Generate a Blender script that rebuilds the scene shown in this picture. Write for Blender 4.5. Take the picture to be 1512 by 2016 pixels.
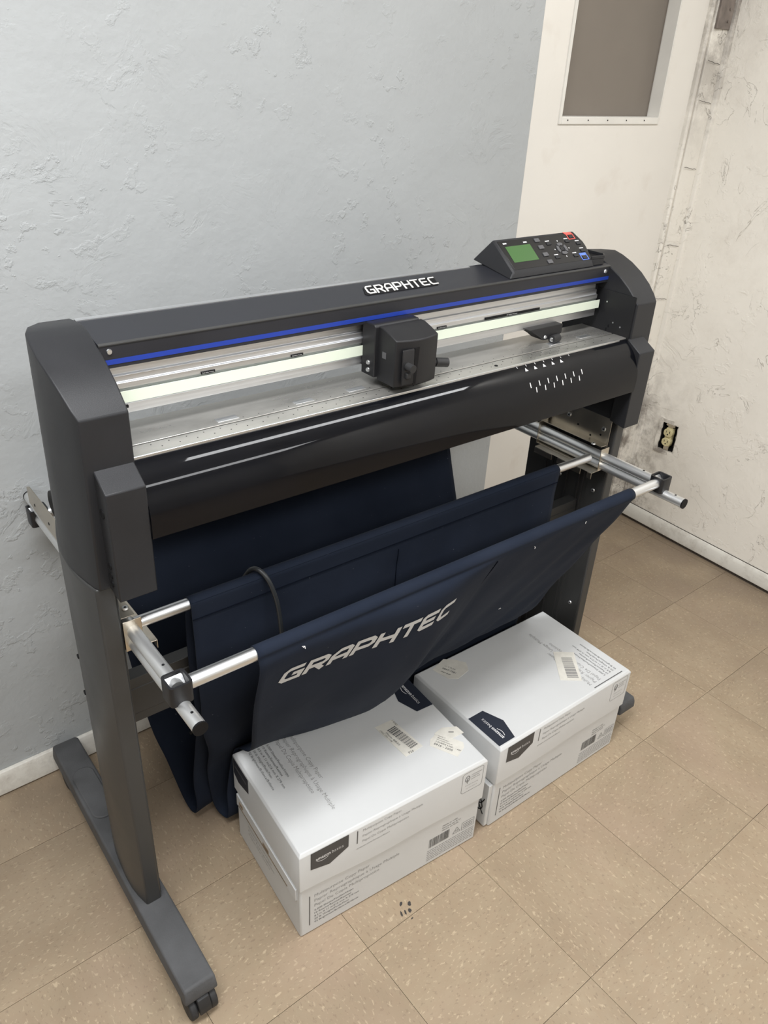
import bpy, bmesh, math, random
from mathutils import Vector, Matrix
random.seed(7)
sc = bpy.context.scene
C = sc.collection
for o in list(bpy.data.objects): bpy.data.objects.remove(o)

# ------------------------------------------------------------------ camera
CAM = (-1.2091, -0.6772, 1.4997); YAW, PIT, ROLL, FPX = 0.7068, 0.5194, 0.0559, 1539.39
def cam_axes():
    f = Vector((math.sin(YAW)*math.cos(PIT), math.cos(YAW)*math.cos(PIT), -math.sin(PIT)))
    r = Vector((math.cos(YAW), -math.sin(YAW), 0)); u = r.cross(f)
    c, s = math.cos(ROLL), math.sin(ROLL)
    return c*r + s*u, -s*r + c*u, f
R_, U_, F_ = cam_axes()
cd = bpy.data.cameras.new('camera'); cam = bpy.data.objects.new('camera', cd); C.objects.link(cam)
cd.sensor_fit = 'VERTICAL'; cd.sensor_height = 36.0; cd.lens = 36.0*FPX/2016.0
cd.clip_start = 0.02; cd.clip_end = 50
m = Matrix((R_, U_, -F_)).transposed().to_4x4(); m.translation = Vector(CAM); cam.matrix_world = m
sc.camera = cam

# ------------------------------------------------------------------ world, lights, exposure
w = bpy.data.worlds.new('world'); sc.world = w; w.use_nodes = True
w.node_tree.nodes['Background'].inputs[0].default_value = (0.8, 0.85, 0.9, 1)
w.node_tree.nodes['Background'].inputs[1].default_value = 0.05
vs = sc.view_settings
vs.view_transform = 'Standard'; vs.look = 'None'; vs.gamma = 1.0; vs.use_curve_mapping = False
vs.exposure = 0.0
CEIL = 2.60
# (x, y, length, width, watts) of the ceiling fluorescent fittings
FITTINGS = [(0.50, -0.20, 1.35, 0.14, 14.0), (-1.25, -0.25, 1.35, 0.50, 52.0), (0.20, -2.00, 1.35, 0.50, 30.0), (-1.45, -2.00, 1.35, 0.50, 32.0)]
for (lx, ly, ln, wd, pw) in FITTINGS:
    ld = bpy.data.lights.new('tube_light', 'AREA'); ld.shape = 'RECTANGLE'; ld.size = ln; ld.size_y = wd
    ld.energy = pw; ld.color = (0.975, 0.985, 1.0)
    lo = bpy.data.objects.new('tube_light', ld); C.objects.link(lo); lo.location = (lx, ly, CEIL-0.085)

# ------------------------------------------------------------------ materials
def newmat(name):
    mt = bpy.data.materials.new(name); mt.use_nodes = True
    return mt, mt.node_tree, mt.node_tree.nodes['Principled BSDF']
def N(nt, t, **kw):
    n = nt.nodes.new(t)
    for k, v in kw.items(): setattr(n, k, v)
    return n
def mat(name, col, rough=0.5, metal=0.0, spec=0.5, noise=None, bump=None, coat=0.0, crough=.03):
    """noise=(scale, amount) mottles the colour and roughness; bump=(scale, strength)"""
    mt, nt, b = newmat(name)
    b.inputs['Base Color'].default_value = (*col, 1); b.inputs['Roughness'].default_value = rough
    b.inputs['Metallic'].default_value = metal; b.inputs['Specular IOR Level'].default_value = spec
    b.inputs['Coat Weight'].default_value = coat; b.inputs['Coat Roughness'].default_value = crough
    tc = N(nt, 'ShaderNodeTexCoord')
    if noise:
        n = N(nt, 'ShaderNodeTexNoise'); n.inputs['Scale'].default_value = noise[0]; n.inputs['Detail'].default_value = 6
        nt.links.new(tc.outputs['Object'], n.inputs['Vector'])
        r = N(nt, 'ShaderNodeMapRange'); r.inputs[1].default_value = .3; r.inputs[2].default_value = .7
        r.inputs[3].default_value = 1-noise[1]; r.inputs[4].default_value = 1+noise[1]
        nt.links.new(n.outputs['Fac'], r.inputs[0])
        mx = N(nt, 'ShaderNodeVectorMath', operation='SCALE'); mx.inputs[0].default_value = col
        nt.links.new(r.outputs[0], mx.inputs['Scale']); nt.links.new(mx.outputs[0], b.inputs['Base Color'])
        rr = N(nt, 'ShaderNodeMath', operation='MULTIPLY'); rr.inputs[1].default_value = rough
        nt.links.new(r.outputs[0], rr.inputs[0]); nt.links.new(rr.outputs[0], b.inputs['Roughness'])
    if bump:
        n2 = N(nt, 'ShaderNodeTexNoise'); n2.inputs['Scale'].default_value = bump[0]; n2.inputs['Detail'].default_value = 4
        nt.links.new(tc.outputs['Object'], n2.inputs['Vector'])
        bp = N(nt, 'ShaderNodeBump'); bp.inputs['Strength'].default_value = bump[1]; bp.inputs['Distance'].default_value = 0.002
        nt.links.new(n2.outputs['Fac'], bp.inputs['Height']); nt.links.new(bp.outputs[0], b.inputs['Normal'])
    return mt
def ramp(nt, src, stops):
    r = N(nt, 'ShaderNodeValToRGB'); e = r.color_ramp.elements
    while len(e) < len(stops): e.new(0.5)
    for el, (p, c) in zip(e, stops): el.position = p; el.color = (*c, 1) if len(c) == 3 else c
    nt.links.new(src, r.inputs[0]); return r.outputs[0]
def mixc(nt, fac, a, b_, mode='MIX'):
    mx = N(nt, 'ShaderNodeMix', data_type='RGBA', blend_type=mode)
    for sock, v in ((mx.inputs[0], fac), (mx.inputs[6], a), (mx.inputs[7], b_)):
        if hasattr(v, 'is_output'): nt.links.new(v, sock)
        elif isinstance(v, (int, float)): sock.default_value = v
        else: sock.default_value = (*v, 1)
    return mx.outputs[2]
def tex(nt, vec, kind='ShaderNodeTexNoise', scale=5, detail=5, rough=.5, **kw):
    n = N(nt, kind, **kw); n.inputs['Scale'].default_value = scale
    if 'Detail' in n.inputs: n.inputs['Detail'].default_value = detail
    if 'Roughness' in n.inputs: n.inputs['Roughness'].default_value = rough
    nt.links.new(vec, n.inputs['Vector']); return n
def mathn(nt, op, a, b_=0.0):
    n = N(nt, 'ShaderNodeMath', operation=op)
    for i, v in enumerate((a, b_)):
        if hasattr(v, 'is_output'): nt.links.new(v, n.inputs[i])
        else: n.inputs[i].default_value = v
    return n.outputs[0]
def mapr(nt, v, a, b_, c=0.0, d=1.0):
    r = N(nt, 'ShaderNodeMapRange'); nt.links.new(v, r.inputs[0])
    for i, q in zip((1, 2, 3, 4), (a, b_, c, d)): r.inputs[i].default_value = q
    return r.outputs[0]

def plaster(name, col, dirt=None, crack=0.0, rough=0.6, relief=.6):
    """painted old plaster: trowel patches, flaked ridges and, for the cream walls, cracks and grime"""
    mt, nt, b = newmat(name); tc = N(nt, 'ShaderNodeTexCoord').outputs['Object']
    base = tex(nt, tc, scale=2.2, detail=3).outputs['Fac']
    colr = ramp(nt, base, [(0.3, [c*0.95 for c in col]), (0.7, [min(1, c*1.04) for c in col])])
    fl = tex(nt, tc, scale=9, detail=9, rough=.62, noise_dimensions='3D'); fl.inputs['Distortion'].default_value = .6
    edge = ramp(nt, fl.outputs['Fac'], [(0.50, (0, 0, 0)), (0.54, (1, 1, 1)), (0.60, (1, 1, 1)), (0.63, (.45, .45, .45))])
    maskn = ramp(nt, tex(nt, tc, scale=3.1, detail=2).outputs['Fac'], [(0.47, (0, 0, 0)), (0.64, (1, 1, 1))])
    fine = tex(nt, tc, scale=70, detail=3).outputs['Fac']
    soft = tex(nt, tc, scale=7, detail=2).outputs['Fac']
    h = mathn(nt, 'ADD', mathn(nt, 'MULTIPLY', mathn(nt, 'MULTIPLY', edge, maskn), 0.27*relief), mathn(nt, 'MULTIPLY', fine, 0.20*relief))
    pit = ramp(nt, tex(nt, tc, scale=26, detail=6, rough=.6).outputs['Fac'], [(0.56, (0, 0, 0)), (0.62, (1, 1, 1)), (0.70, (.5, .5, .5))])
    pm = ramp(nt, tex(nt, tc, scale=4.7, detail=3).outputs['Fac'], [(0.44, (.12, .12, .12)), (0.60, (1, 1, 1))])
    h = mathn(nt, 'ADD', h, mathn(nt, 'MULTIPLY', mathn(nt, 'MULTIPLY', pit, pm), 0.20*relief))
    h = mathn(nt, 'ADD', h, mathn(nt, 'MULTIPLY', soft, 1.0*relief))
    if crack:
        cn = tex(nt, tc, scale=5.5, detail=5, rough=.6); cn.inputs['Distortion'].default_value = 1.2
        ck = mapr(nt, mathn(nt, 'ABSOLUTE', mathn(nt, 'SUBTRACT', cn.outputs['Fac'], 0.5)), 0.0, 0.0055, 1.0, 0.0)
        cm = ramp(nt, tex(nt, tc, scale=9.3, detail=4).outputs['Fac'], [(0.50, (0, 0, 0)), (0.60, (1, 1, 1))])
        ck = mathn(nt, 'MULTIPLY', ck, cm)
        h = mathn(nt, 'SUBTRACT', h, mathn(nt, 'MULTIPLY', ck, crack))
        colr = mixc(nt, mathn(nt, 'MULTIPLY', ck, 0.40), colr, (0.26, 0.21, 0.16))
    if dirt:
        colr = dirt(nt, tc, colr)
    nt.links.new(colr, b.inputs['Base Color']); b.inputs['Roughness'].default_value = rough
    bp = N(nt, 'ShaderNodeBump'); bp.inputs['Strength'].default_value = 0.7; bp.inputs['Distance'].default_value = 0.006
    nt.links.new(h, bp.inputs['Height']); nt.links.new(bp.outputs[0], b.inputs['Normal'])
    return mt
def corner_dirt(nt, tc, colr):
    """soot and brown grime smeared along the room corner and low on the wall"""
    sp = N(nt, 'ShaderNodeSeparateXYZ'); nt.links.new(tc, sp.inputs[0])
    n = tex(nt, tc, scale=6, detail=7, rough=.65).outputs['Fac']
    n2 = tex(nt, tc, scale=23, detail=6, rough=.7).outputs['Fac']
    near = mapr(nt, sp.outputs['Y'], 0.60, 0.78)
    low = mapr(nt, sp.outputs['Z'], 0.75, 0.10)
    f = mathn(nt, 'MULTIPLY', mathn(nt, 'MULTIPLY', near, low), mapr(nt, n2, .42, .62))
    colr = mixc(nt, mathn(nt, 'MULTIPLY', f, 0.9), colr, (0.14, 0.105, 0.08))
    high = mathn(nt, 'MULTIPLY', mapr(nt, sp.outputs['Z'], 1.38, 1.75), mapr(nt, sp.outputs['Y'], 0.55, 0.80))
    f2 = mathn(nt, 'MULTIPLY', high, mapr(nt, n, .38, .60))
    colr = mixc(nt, mathn(nt, 'MULTIPLY', f2, 0.40), colr, (0.20, 0.16, 0.13))
    f3 = mathn(nt, 'MULTIPLY', mapr(nt, n, .50, .70), mapr(nt, n2, .35, .75))
    return mixc(nt, mathn(nt, 'MULTIPLY', f3, 0.22), colr, (0.34, 0.27, 0.19))
def trim_dirt(nt, tc, colr):
    sp = N(nt, 'ShaderNodeSeparateXYZ'); nt.links.new(tc, sp.inputs[0])
    n = tex(nt, tc, scale=9, detail=7, rough=.7).outputs['Fac']
    n2 = tex(nt, tc, scale=30, detail=6, rough=.7).outputs['Fac']
    hi = mapr(nt, sp.outputs['Z'], 1.25, 1.72)
    lo = mathn(nt, 'MULTIPLY', mapr(nt, sp.outputs['Z'], .62, .42), mapr(nt, n, .42, .60))
    hi = mathn(nt, 'ADD', mathn(nt, 'MULTIPLY', hi, mapr(nt, n, .35, .55)), lo)
    f = mathn(nt, 'ADD', hi, mathn(nt, 'MULTIPLY', mapr(nt, n2, .58, .70), 0.22))
    return mixc(nt, mathn(nt, 'MINIMUM', mathn(nt, 'MULTIPLY', f, 0.75), 0.85), colr, (0.10, 0.075, 0.06))
def door_dirt(nt, tc, colr):
    n = tex(nt, tc, scale=11, detail=6).outputs['Fac']
    return mixc(nt, mathn(nt, 'MULTIPLY', mapr(nt, n, .60, .75), 0.18), colr, (0.45, 0.36, 0.28))
def base_dirt(nt, tc, colr):
    n = tex(nt, tc, scale=14, detail=7, rough=.7).outputs['Fac']
    return mixc(nt, mathn(nt, 'MULTIPLY', mapr(nt, n, .46, .70), 0.45), colr, (0.28, 0.235, 0.19))

def tile_mat():
    mt, nt, b = newmat('vinyl_tile'); tc = N(nt, 'ShaderNodeTexCoord').outputs['Object']
    oi = N(nt, 'ShaderNodeObjectInfo').outputs['Random']
    off = N(nt, 'ShaderNodeCombineXYZ'); k = mathn(nt, 'MULTIPLY', oi, 37.0); k2 = mathn(nt, 'MULTIPLY', oi, 91.0)
    nt.links.new(k, off.inputs[0]); nt.links.new(k2, off.inputs[1])
    ad = N(nt, 'ShaderNodeVectorMath', operation='ADD'); nt.links.new(tc, ad.inputs[0]); nt.links.new(off.outputs[0], ad.inputs[1])
    mp = N(nt, 'ShaderNodeMapping'); mp.inputs['Scale'].default_value = (1.0, 0.50, 1.0); nt.links.new(ad.outputs[0], mp.inputs[0])
    v = mp.outputs[0]
    big = tex(nt, v, scale=9, detail=4).outputs['Fac']
    col = ramp(nt, big, [(0.30, (0.285, 0.220, 0.148)), (0.70, (0.352, 0.278, 0.190))])
    a = tex(nt, v, scale=170, detail=3, rough=.55); a.inputs['Distortion'].default_value = .5
    lt = ramp(nt, a.outputs['Fac'], [(0.60, (0, 0, 0)), (0.66, (1, 1, 1))])
    dk = ramp(nt, tex(nt, v, scale=190, detail=3).outputs['Fac'], [(0.34, (1, 1, 1)), (0.40, (0, 0, 0))])
    md = tex(nt, v, scale=55, detail=5, rough=.65).outputs['Fac']
    col = mixc(nt, mathn(nt, 'MULTIPLY', mapr(nt, md, .40, .62), 0.30), col, (0.30, 0.215, 0.14))
    col = mixc(nt, mathn(nt, 'MULTIPLY', lt, 0.44), col, (0.58, 0.47, 0.325))
    col = mixc(nt, mathn(nt, 'MULTIPLY', dk, 0.45), col, (0.20, 0.145, 0.10))
    # per-tile tint and floor-wide grime and scuffs, with corner dimness painted in toward the walls
    hs = N(nt, 'ShaderNodeHueSaturation'); nt.links.new(col, hs.inputs['Color'])
    nt.links.new(mathn(nt, 'ADD', mathn(nt, 'MULTIPLY', oi, 0.10), 0.95), hs.inputs['Value']); col = hs.outputs[0]
    ps = N(nt, 'ShaderNodeNewGeometry').outputs['Position']
    pink = ramp(nt, tex(nt, ps, scale=3.5, detail=3).outputs['Fac'], [(0.50, (0, 0, 0)), (0.68, (1, 1, 1))])
    col = mixc(nt, mathn(nt, 'MULTIPLY', pink, 0.30), col, (0.37, 0.265, 0.20))
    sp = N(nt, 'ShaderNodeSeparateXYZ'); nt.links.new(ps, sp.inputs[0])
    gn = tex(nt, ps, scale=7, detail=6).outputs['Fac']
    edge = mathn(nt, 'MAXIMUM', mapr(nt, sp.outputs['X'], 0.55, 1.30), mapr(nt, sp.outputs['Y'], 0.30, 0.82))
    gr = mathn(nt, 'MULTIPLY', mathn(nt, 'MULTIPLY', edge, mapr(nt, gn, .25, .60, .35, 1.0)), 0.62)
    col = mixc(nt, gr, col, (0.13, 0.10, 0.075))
    sc1 = tex(nt, ps, scale=31, detail=6, rough=.7).outputs['Fac']
    col = mixc(nt, mathn(nt, 'MULTIPLY', mapr(nt, sc1, .64, .70), 0.35), col, (0.16, 0.12, 0.09))
    nt.links.new(col, b.inputs['Base Color'])
    nt.links.new(mapr(nt, md, .3, .7, .38, .52), b.inputs['Roughness']); b.inputs['Specular IOR Level'].default_value = 0.35
    return mt
def cloth_mat():
    mt, nt, b = newmat('navy_cloth'); tc = N(nt, 'ShaderNodeTexCoord').outputs['Object']
    n = tex(nt, tc, scale=6, detail=4).outputs['Fac']
    col = ramp(nt, n, [(0.3, (0.0112, 0.0156, 0.0270)), (0.7, (0.0170, 0.0224, 0.0365))])
    lint = ramp(nt, tex(nt, tc, scale=160, detail=2).outputs['Fac'], [(0.76, (0, 0, 0)), (0.79, (1, 1, 1))])
    col = mixc(nt, mathn(nt, 'MULTIPLY', lint, 0.25), col, (0.3, 0.32, 0.35))
    nt.links.new(col, b.inputs['Base Color']); b.inputs['Roughness'].default_value = 0.85
    b.inputs['Sheen Weight'].default_value = 0.015; b.inputs['Sheen Roughness'].default_value = 0.5
    b.inputs['Specular IOR Level'].default_value = 0.08
    bp = N(nt, 'ShaderNodeBump'); bp.inputs['Strength'].default_value = 0.25; bp.inputs['Distance'].default_value = 0.002
    nt.links.new(tex(nt, tc, scale=40, detail=5).outputs['Fac'], bp.inputs['Height']); nt.links.new(bp.outputs[0], b.inputs['Normal'])
    return mt
def brushed(name, col, rough, sx=0.02, amt=.12):
    mt, nt, b = newmat(name); tc = N(nt, 'ShaderNodeTexCoord').outputs['Object']
    mp = N(nt, 'ShaderNodeMapping'); mp.inputs['Scale'].default_value = (sx, 1, 1); nt.links.new(tc, mp.inputs[0])
    n = tex(nt, mp.outputs[0], scale=180, detail=4).outputs['Fac']
    lo = [c*(1-amt) for c in col]; hi = [min(1, c*(1+amt)) for c in col]
    nt.links.new(ramp(nt, n, [(0.3, lo), (0.7, hi)]), b.inputs['Base Color'])
    b.inputs['Metallic'].default_value = 1.0
    nt.links.new(mapr(nt, n, .3, .7, rough*.85, rough*1.2), b.inputs['Roughness'])
    return mt
def platen_mat():
    mt, nt, b = newmat('platen_metal'); tc = N(nt, 'ShaderNodeTexCoord').outputs['Object']
    mp = N(nt, 'ShaderNodeMapping'); mp.inputs['Scale'].default_value = (0.35, 1, 1); nt.links.new(tc, mp.inputs[0])
    n = tex(nt, mp.outputs[0], scale=14, detail=6, rough=.6).outputs['Fac']
    nt.links.new(ramp(nt, n, [(0.35, (0.42, 0.41, 0.385)), (0.62, (0.60, 0.585, 0.55))]), b.inputs['Base Color'])
    b.inputs['Metallic'].default_value = 0.75
    nt.links.new(mapr(nt, n, .3, .7, .22, .42), b.inputs['Roughness'])
    return mt

M = dict(
 grey=plaster('grey_plaster', (0.395, 0.412, 0.418), relief=1.0),
 cream=plaster('cream_plaster', (0.85, 0.815, 0.745), corner_dirt, crack=0.35, relief=.8),
 plain=plaster('plain_plaster', (0.46, 0.45, 0.42)),
 trim=plaster('cracked_trim_paint', (0.78, 0.745, 0.675), trim_dirt, crack=.9),
 door=plaster('door_paint', (0.74, 0.71, 0.655), door_dirt, rough=.5, relief=.12),
 base=plaster('baseboard_paint', (0.66, 0.64, 0.585), base_dirt, rough=.45, relief=.4),
 tile=tile_mat(), joint=mat('tile_joint', (0.10, 0.075, 0.055), 0.9),
 pane=mat('brown_pane', (0.180, 0.155, 0.130), 0.22, noise=(4, .05)),
 bead=mat('glazing_bead', (0.70, 0.68, 0.63), 0.5, noise=(12, .05)),
 plastic=mat('charcoal_plastic', (0.020, 0.0205, 0.0228), 0.42, spec=.30, noise=(9, .12), bump=(900, .10)),
 dplastic=mat('black_plastic', (0.013, 0.013, 0.0145), 0.42, spec=.35, noise=(12, .1)),
 steelpaint=mat('charcoal_painted_steel', (0.037, 0.037, 0.0365), 0.40, spec=.45, noise=(7, .15)),
 foot=mat('dusty_charcoal_foot', (0.070, 0.071, 0.074), 0.75, noise=(16, .30), bump=(300, .3)),
 cover=mat('charcoal_cover', (0.018, 0.0188, 0.0235), 0.38, spec=.38, noise=(6, .15)),
 roll=mat('satin_black_cover', (0.0022, 0.0025, 0.0040), 0.40, spec=.05, noise=(7, .25), bump=(500, .03), coat=0.45, crough=.03),
 blue=mat('blue_stripe', (0.012, 0.040, 0.30), 0.35),
 alu=brushed('brushed_aluminium', (0.77, 0.785, 0.80), 0.36),
 rail=brushed('rail_aluminium', (0.655, 0.665, 0.68), 0.42),
 tube=mat('tube_aluminium', (0.78, 0.79, 0.79), 0.40, .92),
 zinc=mat('zinc_plate', (0.56, 0.51, 0.43), 0.33, 1.0, noise=(14, .12)),
 strip=mat('white_green_strip', (0.70, 0.76, 0.64), 0.45),
 platen=platen_mat(), black=mat('matte_black', (0.006, 0.006, 0.007), 0.6, spec=.2), seamfold=mat('navy_seam_crease', (0.0035, 0.005, 0.010), 0.9, spec=.05), gapdark=mat('gap_brown', (0.045, 0.035, 0.027), 0.9),
 rubber=mat('black_rubber', (0.020, 0.020, 0.021), 0.65, noise=(30, .2)),
 cloth=cloth_mat(), print_w=mat('grey_white_print', (0.50, 0.51, 0.52), 0.6),
 badge=mat('badge_silver', (0.80, 0.79, 0.76), 0.35), white=mat('white_mark', (0.78, 0.78, 0.78), 0.5),
 lcd=mat('green_lcd', (0.060, 0.135, 0.045), 0.18), pface=mat('gloss_black_panel', (0.010, 0.010, 0.011), 0.25),
 key=mat('grey_key', (0.085, 0.085, 0.09), 0.45), red=mat('red_mark', (0.75, 0.10, 0.08), 0.4), bluek=mat('blue_mark', (0.10, 0.20, 0.75), 0.4),
 card=mat('white_carton', (0.575, 0.582, 0.580), 0.50, noise=(5, .03), bump=(60, .10)),
 cardin=mat('brown_cardboard', (0.20, 0.15, 0.10), 0.9, noise=(40, .3)),
 ink=mat('dark_grey_ink', (0.10, 0.10, 0.10), 0.6), inkl=mat('light_grey_ink', (0.24, 0.235, 0.23), 0.6),
 logo=mat('slate_ink', (0.020, 0.024, 0.036), 0.45), logof=mat('charcoal_ink', (0.055, 0.055, 0.057), 0.5), logow=mat('white_ink', (0.75, 0.75, 0.75), 0.5),
 label=mat('paper_label', (0.64, 0.62, 0.56), 0.6, noise=(60, .06)),
 ivory=mat('ivory_plastic', (0.60, 0.53, 0.30), 0.35, noise=(40, .1)), hole=mat('dark_recess', (0.012, 0.010, 0.009), 0.9),
 grime=mat('sooty_metal', (0.20, 0.17, 0.15), 0.6, 0.3, noise=(30, .4)),
 cable=mat('black_cable', (0.022, 0.024, 0.026), 0.4), fixture=mat('white_enamel', (0.8, 0.8, 0.8), 0.4),
 scuff=mat('floor_scuff', (0.035, 0.03, 0.027), 0.7), core=mat('white_media', (0.78, 0.77, 0.74), 0.4),
)

# ------------------------------------------------------------------ mesh building
class MB:
    def __init__(s): s.v = []; s.f = []
    def add(s, vs, fs):
        k = len(s.v); s.v += [tuple(q) for q in vs]; s.f += [tuple(i+k for i in f) for f in fs]; return s
    def box(s, x0, x1, y0, y1, z0, z1):
        return s.add([(x, y, z) for x in (x0, x1) for y in (y0, y1) for z in (z0, z1)],
                     [(0,1,3,2), (4,6,7,5), (0,4,5,1), (2,3,7,6), (0,2,6,4), (1,5,7,3)])
    def loft(s, rings, caps=True):
        n = len(rings[0]); vs = [q for r in rings for q in r]; fs = []
        for i in range(len(rings)-1):
            for j in range(n):
                a, b = i*n+j, i*n+(j+1) % n; fs.append((a, b, b+n, a+n))
        if caps: fs.append(tuple(range(n))[::-1]); fs.append(tuple((len(rings)-1)*n+j for j in range(n)))
        return s.add(vs, fs)
    def prism_x(s, prof, x0, x1): return s.loft([[(x, y, z) for y, z in prof] for x in (x0, x1)])
    def prism_z(s, prof, z0, z1): return s.loft([[(x, y, z) for x, y in prof] for z in (z0, z1)])
    def prism_y(s, prof, y0, y1): return s.loft([[(x, y, z) for x, z in prof] for y in (y0, y1)])
    def cyl(s, p0, p1, r, n=20, r1=None, caps=True):
        p0, p1 = Vector(p0), Vector(p1); d = (p1-p0).normalized()
        a = d.orthogonal().normalized(); b = d.cross(a); r1 = r if r1 is None else r1
        return s.loft([[p+(a*math.cos(t)+b*math.sin(t))*q for t in [2*math.pi*i/n for i in range(n)]] for p, q in ((p0, r), (p1, r1))], caps)
    def tube(s, pts, r, n=12):
        pts = [Vector(q) for q in pts]; rings = []; a = None
        for i, q in enumerate(pts):
            d = (pts[min(i+1, len(pts)-1)]-pts[max(i-1, 0)]).normalized()
            a = d.orthogonal().normalized() if a is None else (a-d*a.dot(d)).normalized()
            b = d.cross(a); rings.append([q+(a*math.cos(t)+b*math.sin(t))*r for t in [2*math.pi*i/n for i in range(n)]])
        return s.loft(rings)
    def grid(s, rows):
        n = len(rows[0]); vs = [q for r in rows for q in r]
        return s.add(vs, [(i*n+j, i*n+j+1, (i+1)*n+j+1, (i+1)*n+j) for i in range(len(rows)-1) for j in range(n-1)])
    def poly(s, pts): return s.add(pts, [tuple(range(len(pts)))])
    def mapv(s, fn): s.v = [tuple(fn(*q)) for q in s.v]; return s
    def build(s, name, mt, parent=None, bev=0.0, sharp=35, segs=2, solid=0.0, recalc=True):
        me = bpy.data.meshes.new(name); me.from_pydata(s.v, [], s.f)
        if recalc:
            bm = bmesh.new(); bm.from_mesh(me); bmesh.ops.recalc_face_normals(bm, faces=bm.faces); bm.to_mesh(me); bm.free()
        me.polygons.foreach_set('use_smooth', [True]*len(me.polygons)); me.set_sharp_from_angle(angle=math.radians(sharp))
        me.materials.append(M[mt] if isinstance(mt, str) else mt); me.update()
        o = bpy.data.objects.new(name, me); C.objects.link(o); o.parent = parent
        if solid:
            sm = o.modifiers.new('solidify', 'SOLIDIFY'); sm.thickness = solid; sm.offset = 0
        if bev:
            bv = o.modifiers.new('bevel', 'BEVEL'); bv.width = bev; bv.segments = segs; bv.limit_method = 'ANGLE'; bv.angle_limit = math.radians(35)
        return o
def empty(name, loc=(0,0,0), rz=0.0):
    o = bpy.data.objects.new(name, None); C.objects.link(o); o.location = loc; o.rotation_euler = (0, 0, rz); o.empty_display_size = .05; return o
def tag(o, label, cat=None, group=None, kind=None):
    if label: o['label'] = label
    if cat: o['category'] = cat
    if group: o['group'] = group
    if kind: o['kind'] = kind
    return o
def struct(o, label=None, cat=None):
    o['kind'] = 'structure'
    if label: o['label'] = label
    if cat: o['category'] = cat
    return o
def catmull(pts, sub=8):
    out = []; P = [Vector(q) for q in pts]
    for i in range(len(P)-1):
        a, b, c, d = P[max(i-1, 0)], P[i], P[i+1], P[min(i+2, len(P)-1)]
        for k in range(sub):
            t = k/sub; out.append(0.5*((2*b)+(c-a)*t+(2*a-5*b+4*c-d)*t*t+(3*b-a-3*c+d)*t**3))
    out.append(P[-1]); return out
_fc = {}
def text_geo(body, thin=0.0):
    """flat glyph geometry of a line of text: verts (x, y), faces, bounds"""
    key = (body, thin)
    if key not in _fc:
        cu = bpy.data.curves.new('t', 'FONT'); cu.body = body; cu.resolution_u = 2; cu.offset = thin
        ob = bpy.data.objects.new('t', cu); C.objects.link(ob)
        me = bpy.data.meshes.new_from_object(ob.evaluated_get(bpy.context.evaluated_depsgraph_get()))
        vs = [(v.co.x, v.co.y) for v in me.vertices]; fs = [tuple(p.vertices) for p in me.polygons]
        bpy.data.objects.remove(ob); bpy.data.curves.remove(cu); bpy.data.meshes.remove(me)
        _fc[key] = (vs, fs, min(v[0] for v in vs), max(v[0] for v in vs))
    return _fc[key]
def put_text(mb, body, width, cap, fn, thin=0.0):
    """lay the line so that it is `width` long with capitals `cap` high; fn(a, b) -> point"""
    vs, fs, x0, x1 = text_geo(body, thin); sx = width/(x1-x0); sy = cap/0.729
    mb.add([fn((x-x0)*sx, y*sy) for x, y in vs], fs)
def stroke(mb, pts, wd, fn):
    """mitred flat stroke along a 2D polyline"""
    P = [Vector(q) for q in pts]; L = []; Rr = []
    for i, q in enumerate(P):
        d0 = (P[i]-P[i-1]).normalized() if i else None; d1 = (P[i+1]-P[i]).normalized() if i < len(P)-1 else None
        d0 = d0 or d1; d1 = d1 or d0
        n0 = Vector((-d0.y, d0.x)); n1 = Vector((-d1.y, d1.x)); nn = (n0+n1).normalized(); k = wd/2/max(.35, nn.dot(n0))
        L.append(q+nn*k); Rr.append(q-nn*k)
    sub = 3
    for i in range(len(P)-1):
        rows = [[fn(*(L[i].lerp(L[i+1], t/sub))), fn(*(Rr[i].lerp(Rr[i+1], t/sub)))] for t in range(sub+1)]
        mb.grid(rows)
LET = {'G': [[(1,1),(.2,1),(0,.82),(0,.18),(.2,0),(1,0),(1,.48),(.5,.48)]],
       'R': [[(0,-.1),(0,1),(.82,1),(1,.84),(1,.60),(.82,.44),(0.1,.44)], [(.48,.44),(1.0,-.1)]],
       'A': [[(0,-.1),(0,.66),(.32,1),(.84,1),(1,.86),(1,-.1)], [(0.1,.36),(.9,.36)]],
       'P': [[(0,-.1),(0,1),(.82,1),(1,.84),(1,.54),(.82,.38),(0.1,.38)]],
       'H': [[(0,-.1),(0,1.1)], [(1,-.1),(1,1.1)], [(.1,.5),(.9,.5)]],
       'T': [[(-.1,1),(1.1,1)], [(.5,.9),(.5,-.1)]],
       'E': [[(1.05,1),(.14,1),(0,.88),(0,.12),(.14,0),(1.05,0)], [(0.1,.5),(.92,.5)]],
       'C': [[(1.05,1),(.2,1),(0,.82),(0,.18),(.2,0),(1.05,0)]]}
def wordmark(mb, word, x0, pitch, wl, h, slant, sw, fn):
    """squared italic capitals; fn(x, b) with b the height above the base line"""
    for i, ch in enumerate(word):
        for pl in LET[ch]:
            ax = sw/2
            pts = [(x0+i*pitch+ax+p[0]*(wl-sw), ax+p[1]*(h-sw)) for p in pl]
            pts = [(a, min(max(b, 0 if p[1] < 0 else b), h if p[1] > 1 else b)) for (a, b), p in zip(pts, pl)]
            stroke(mb, pts, sw, lambda a, b: fn(a+slant*b/h, b))

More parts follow.
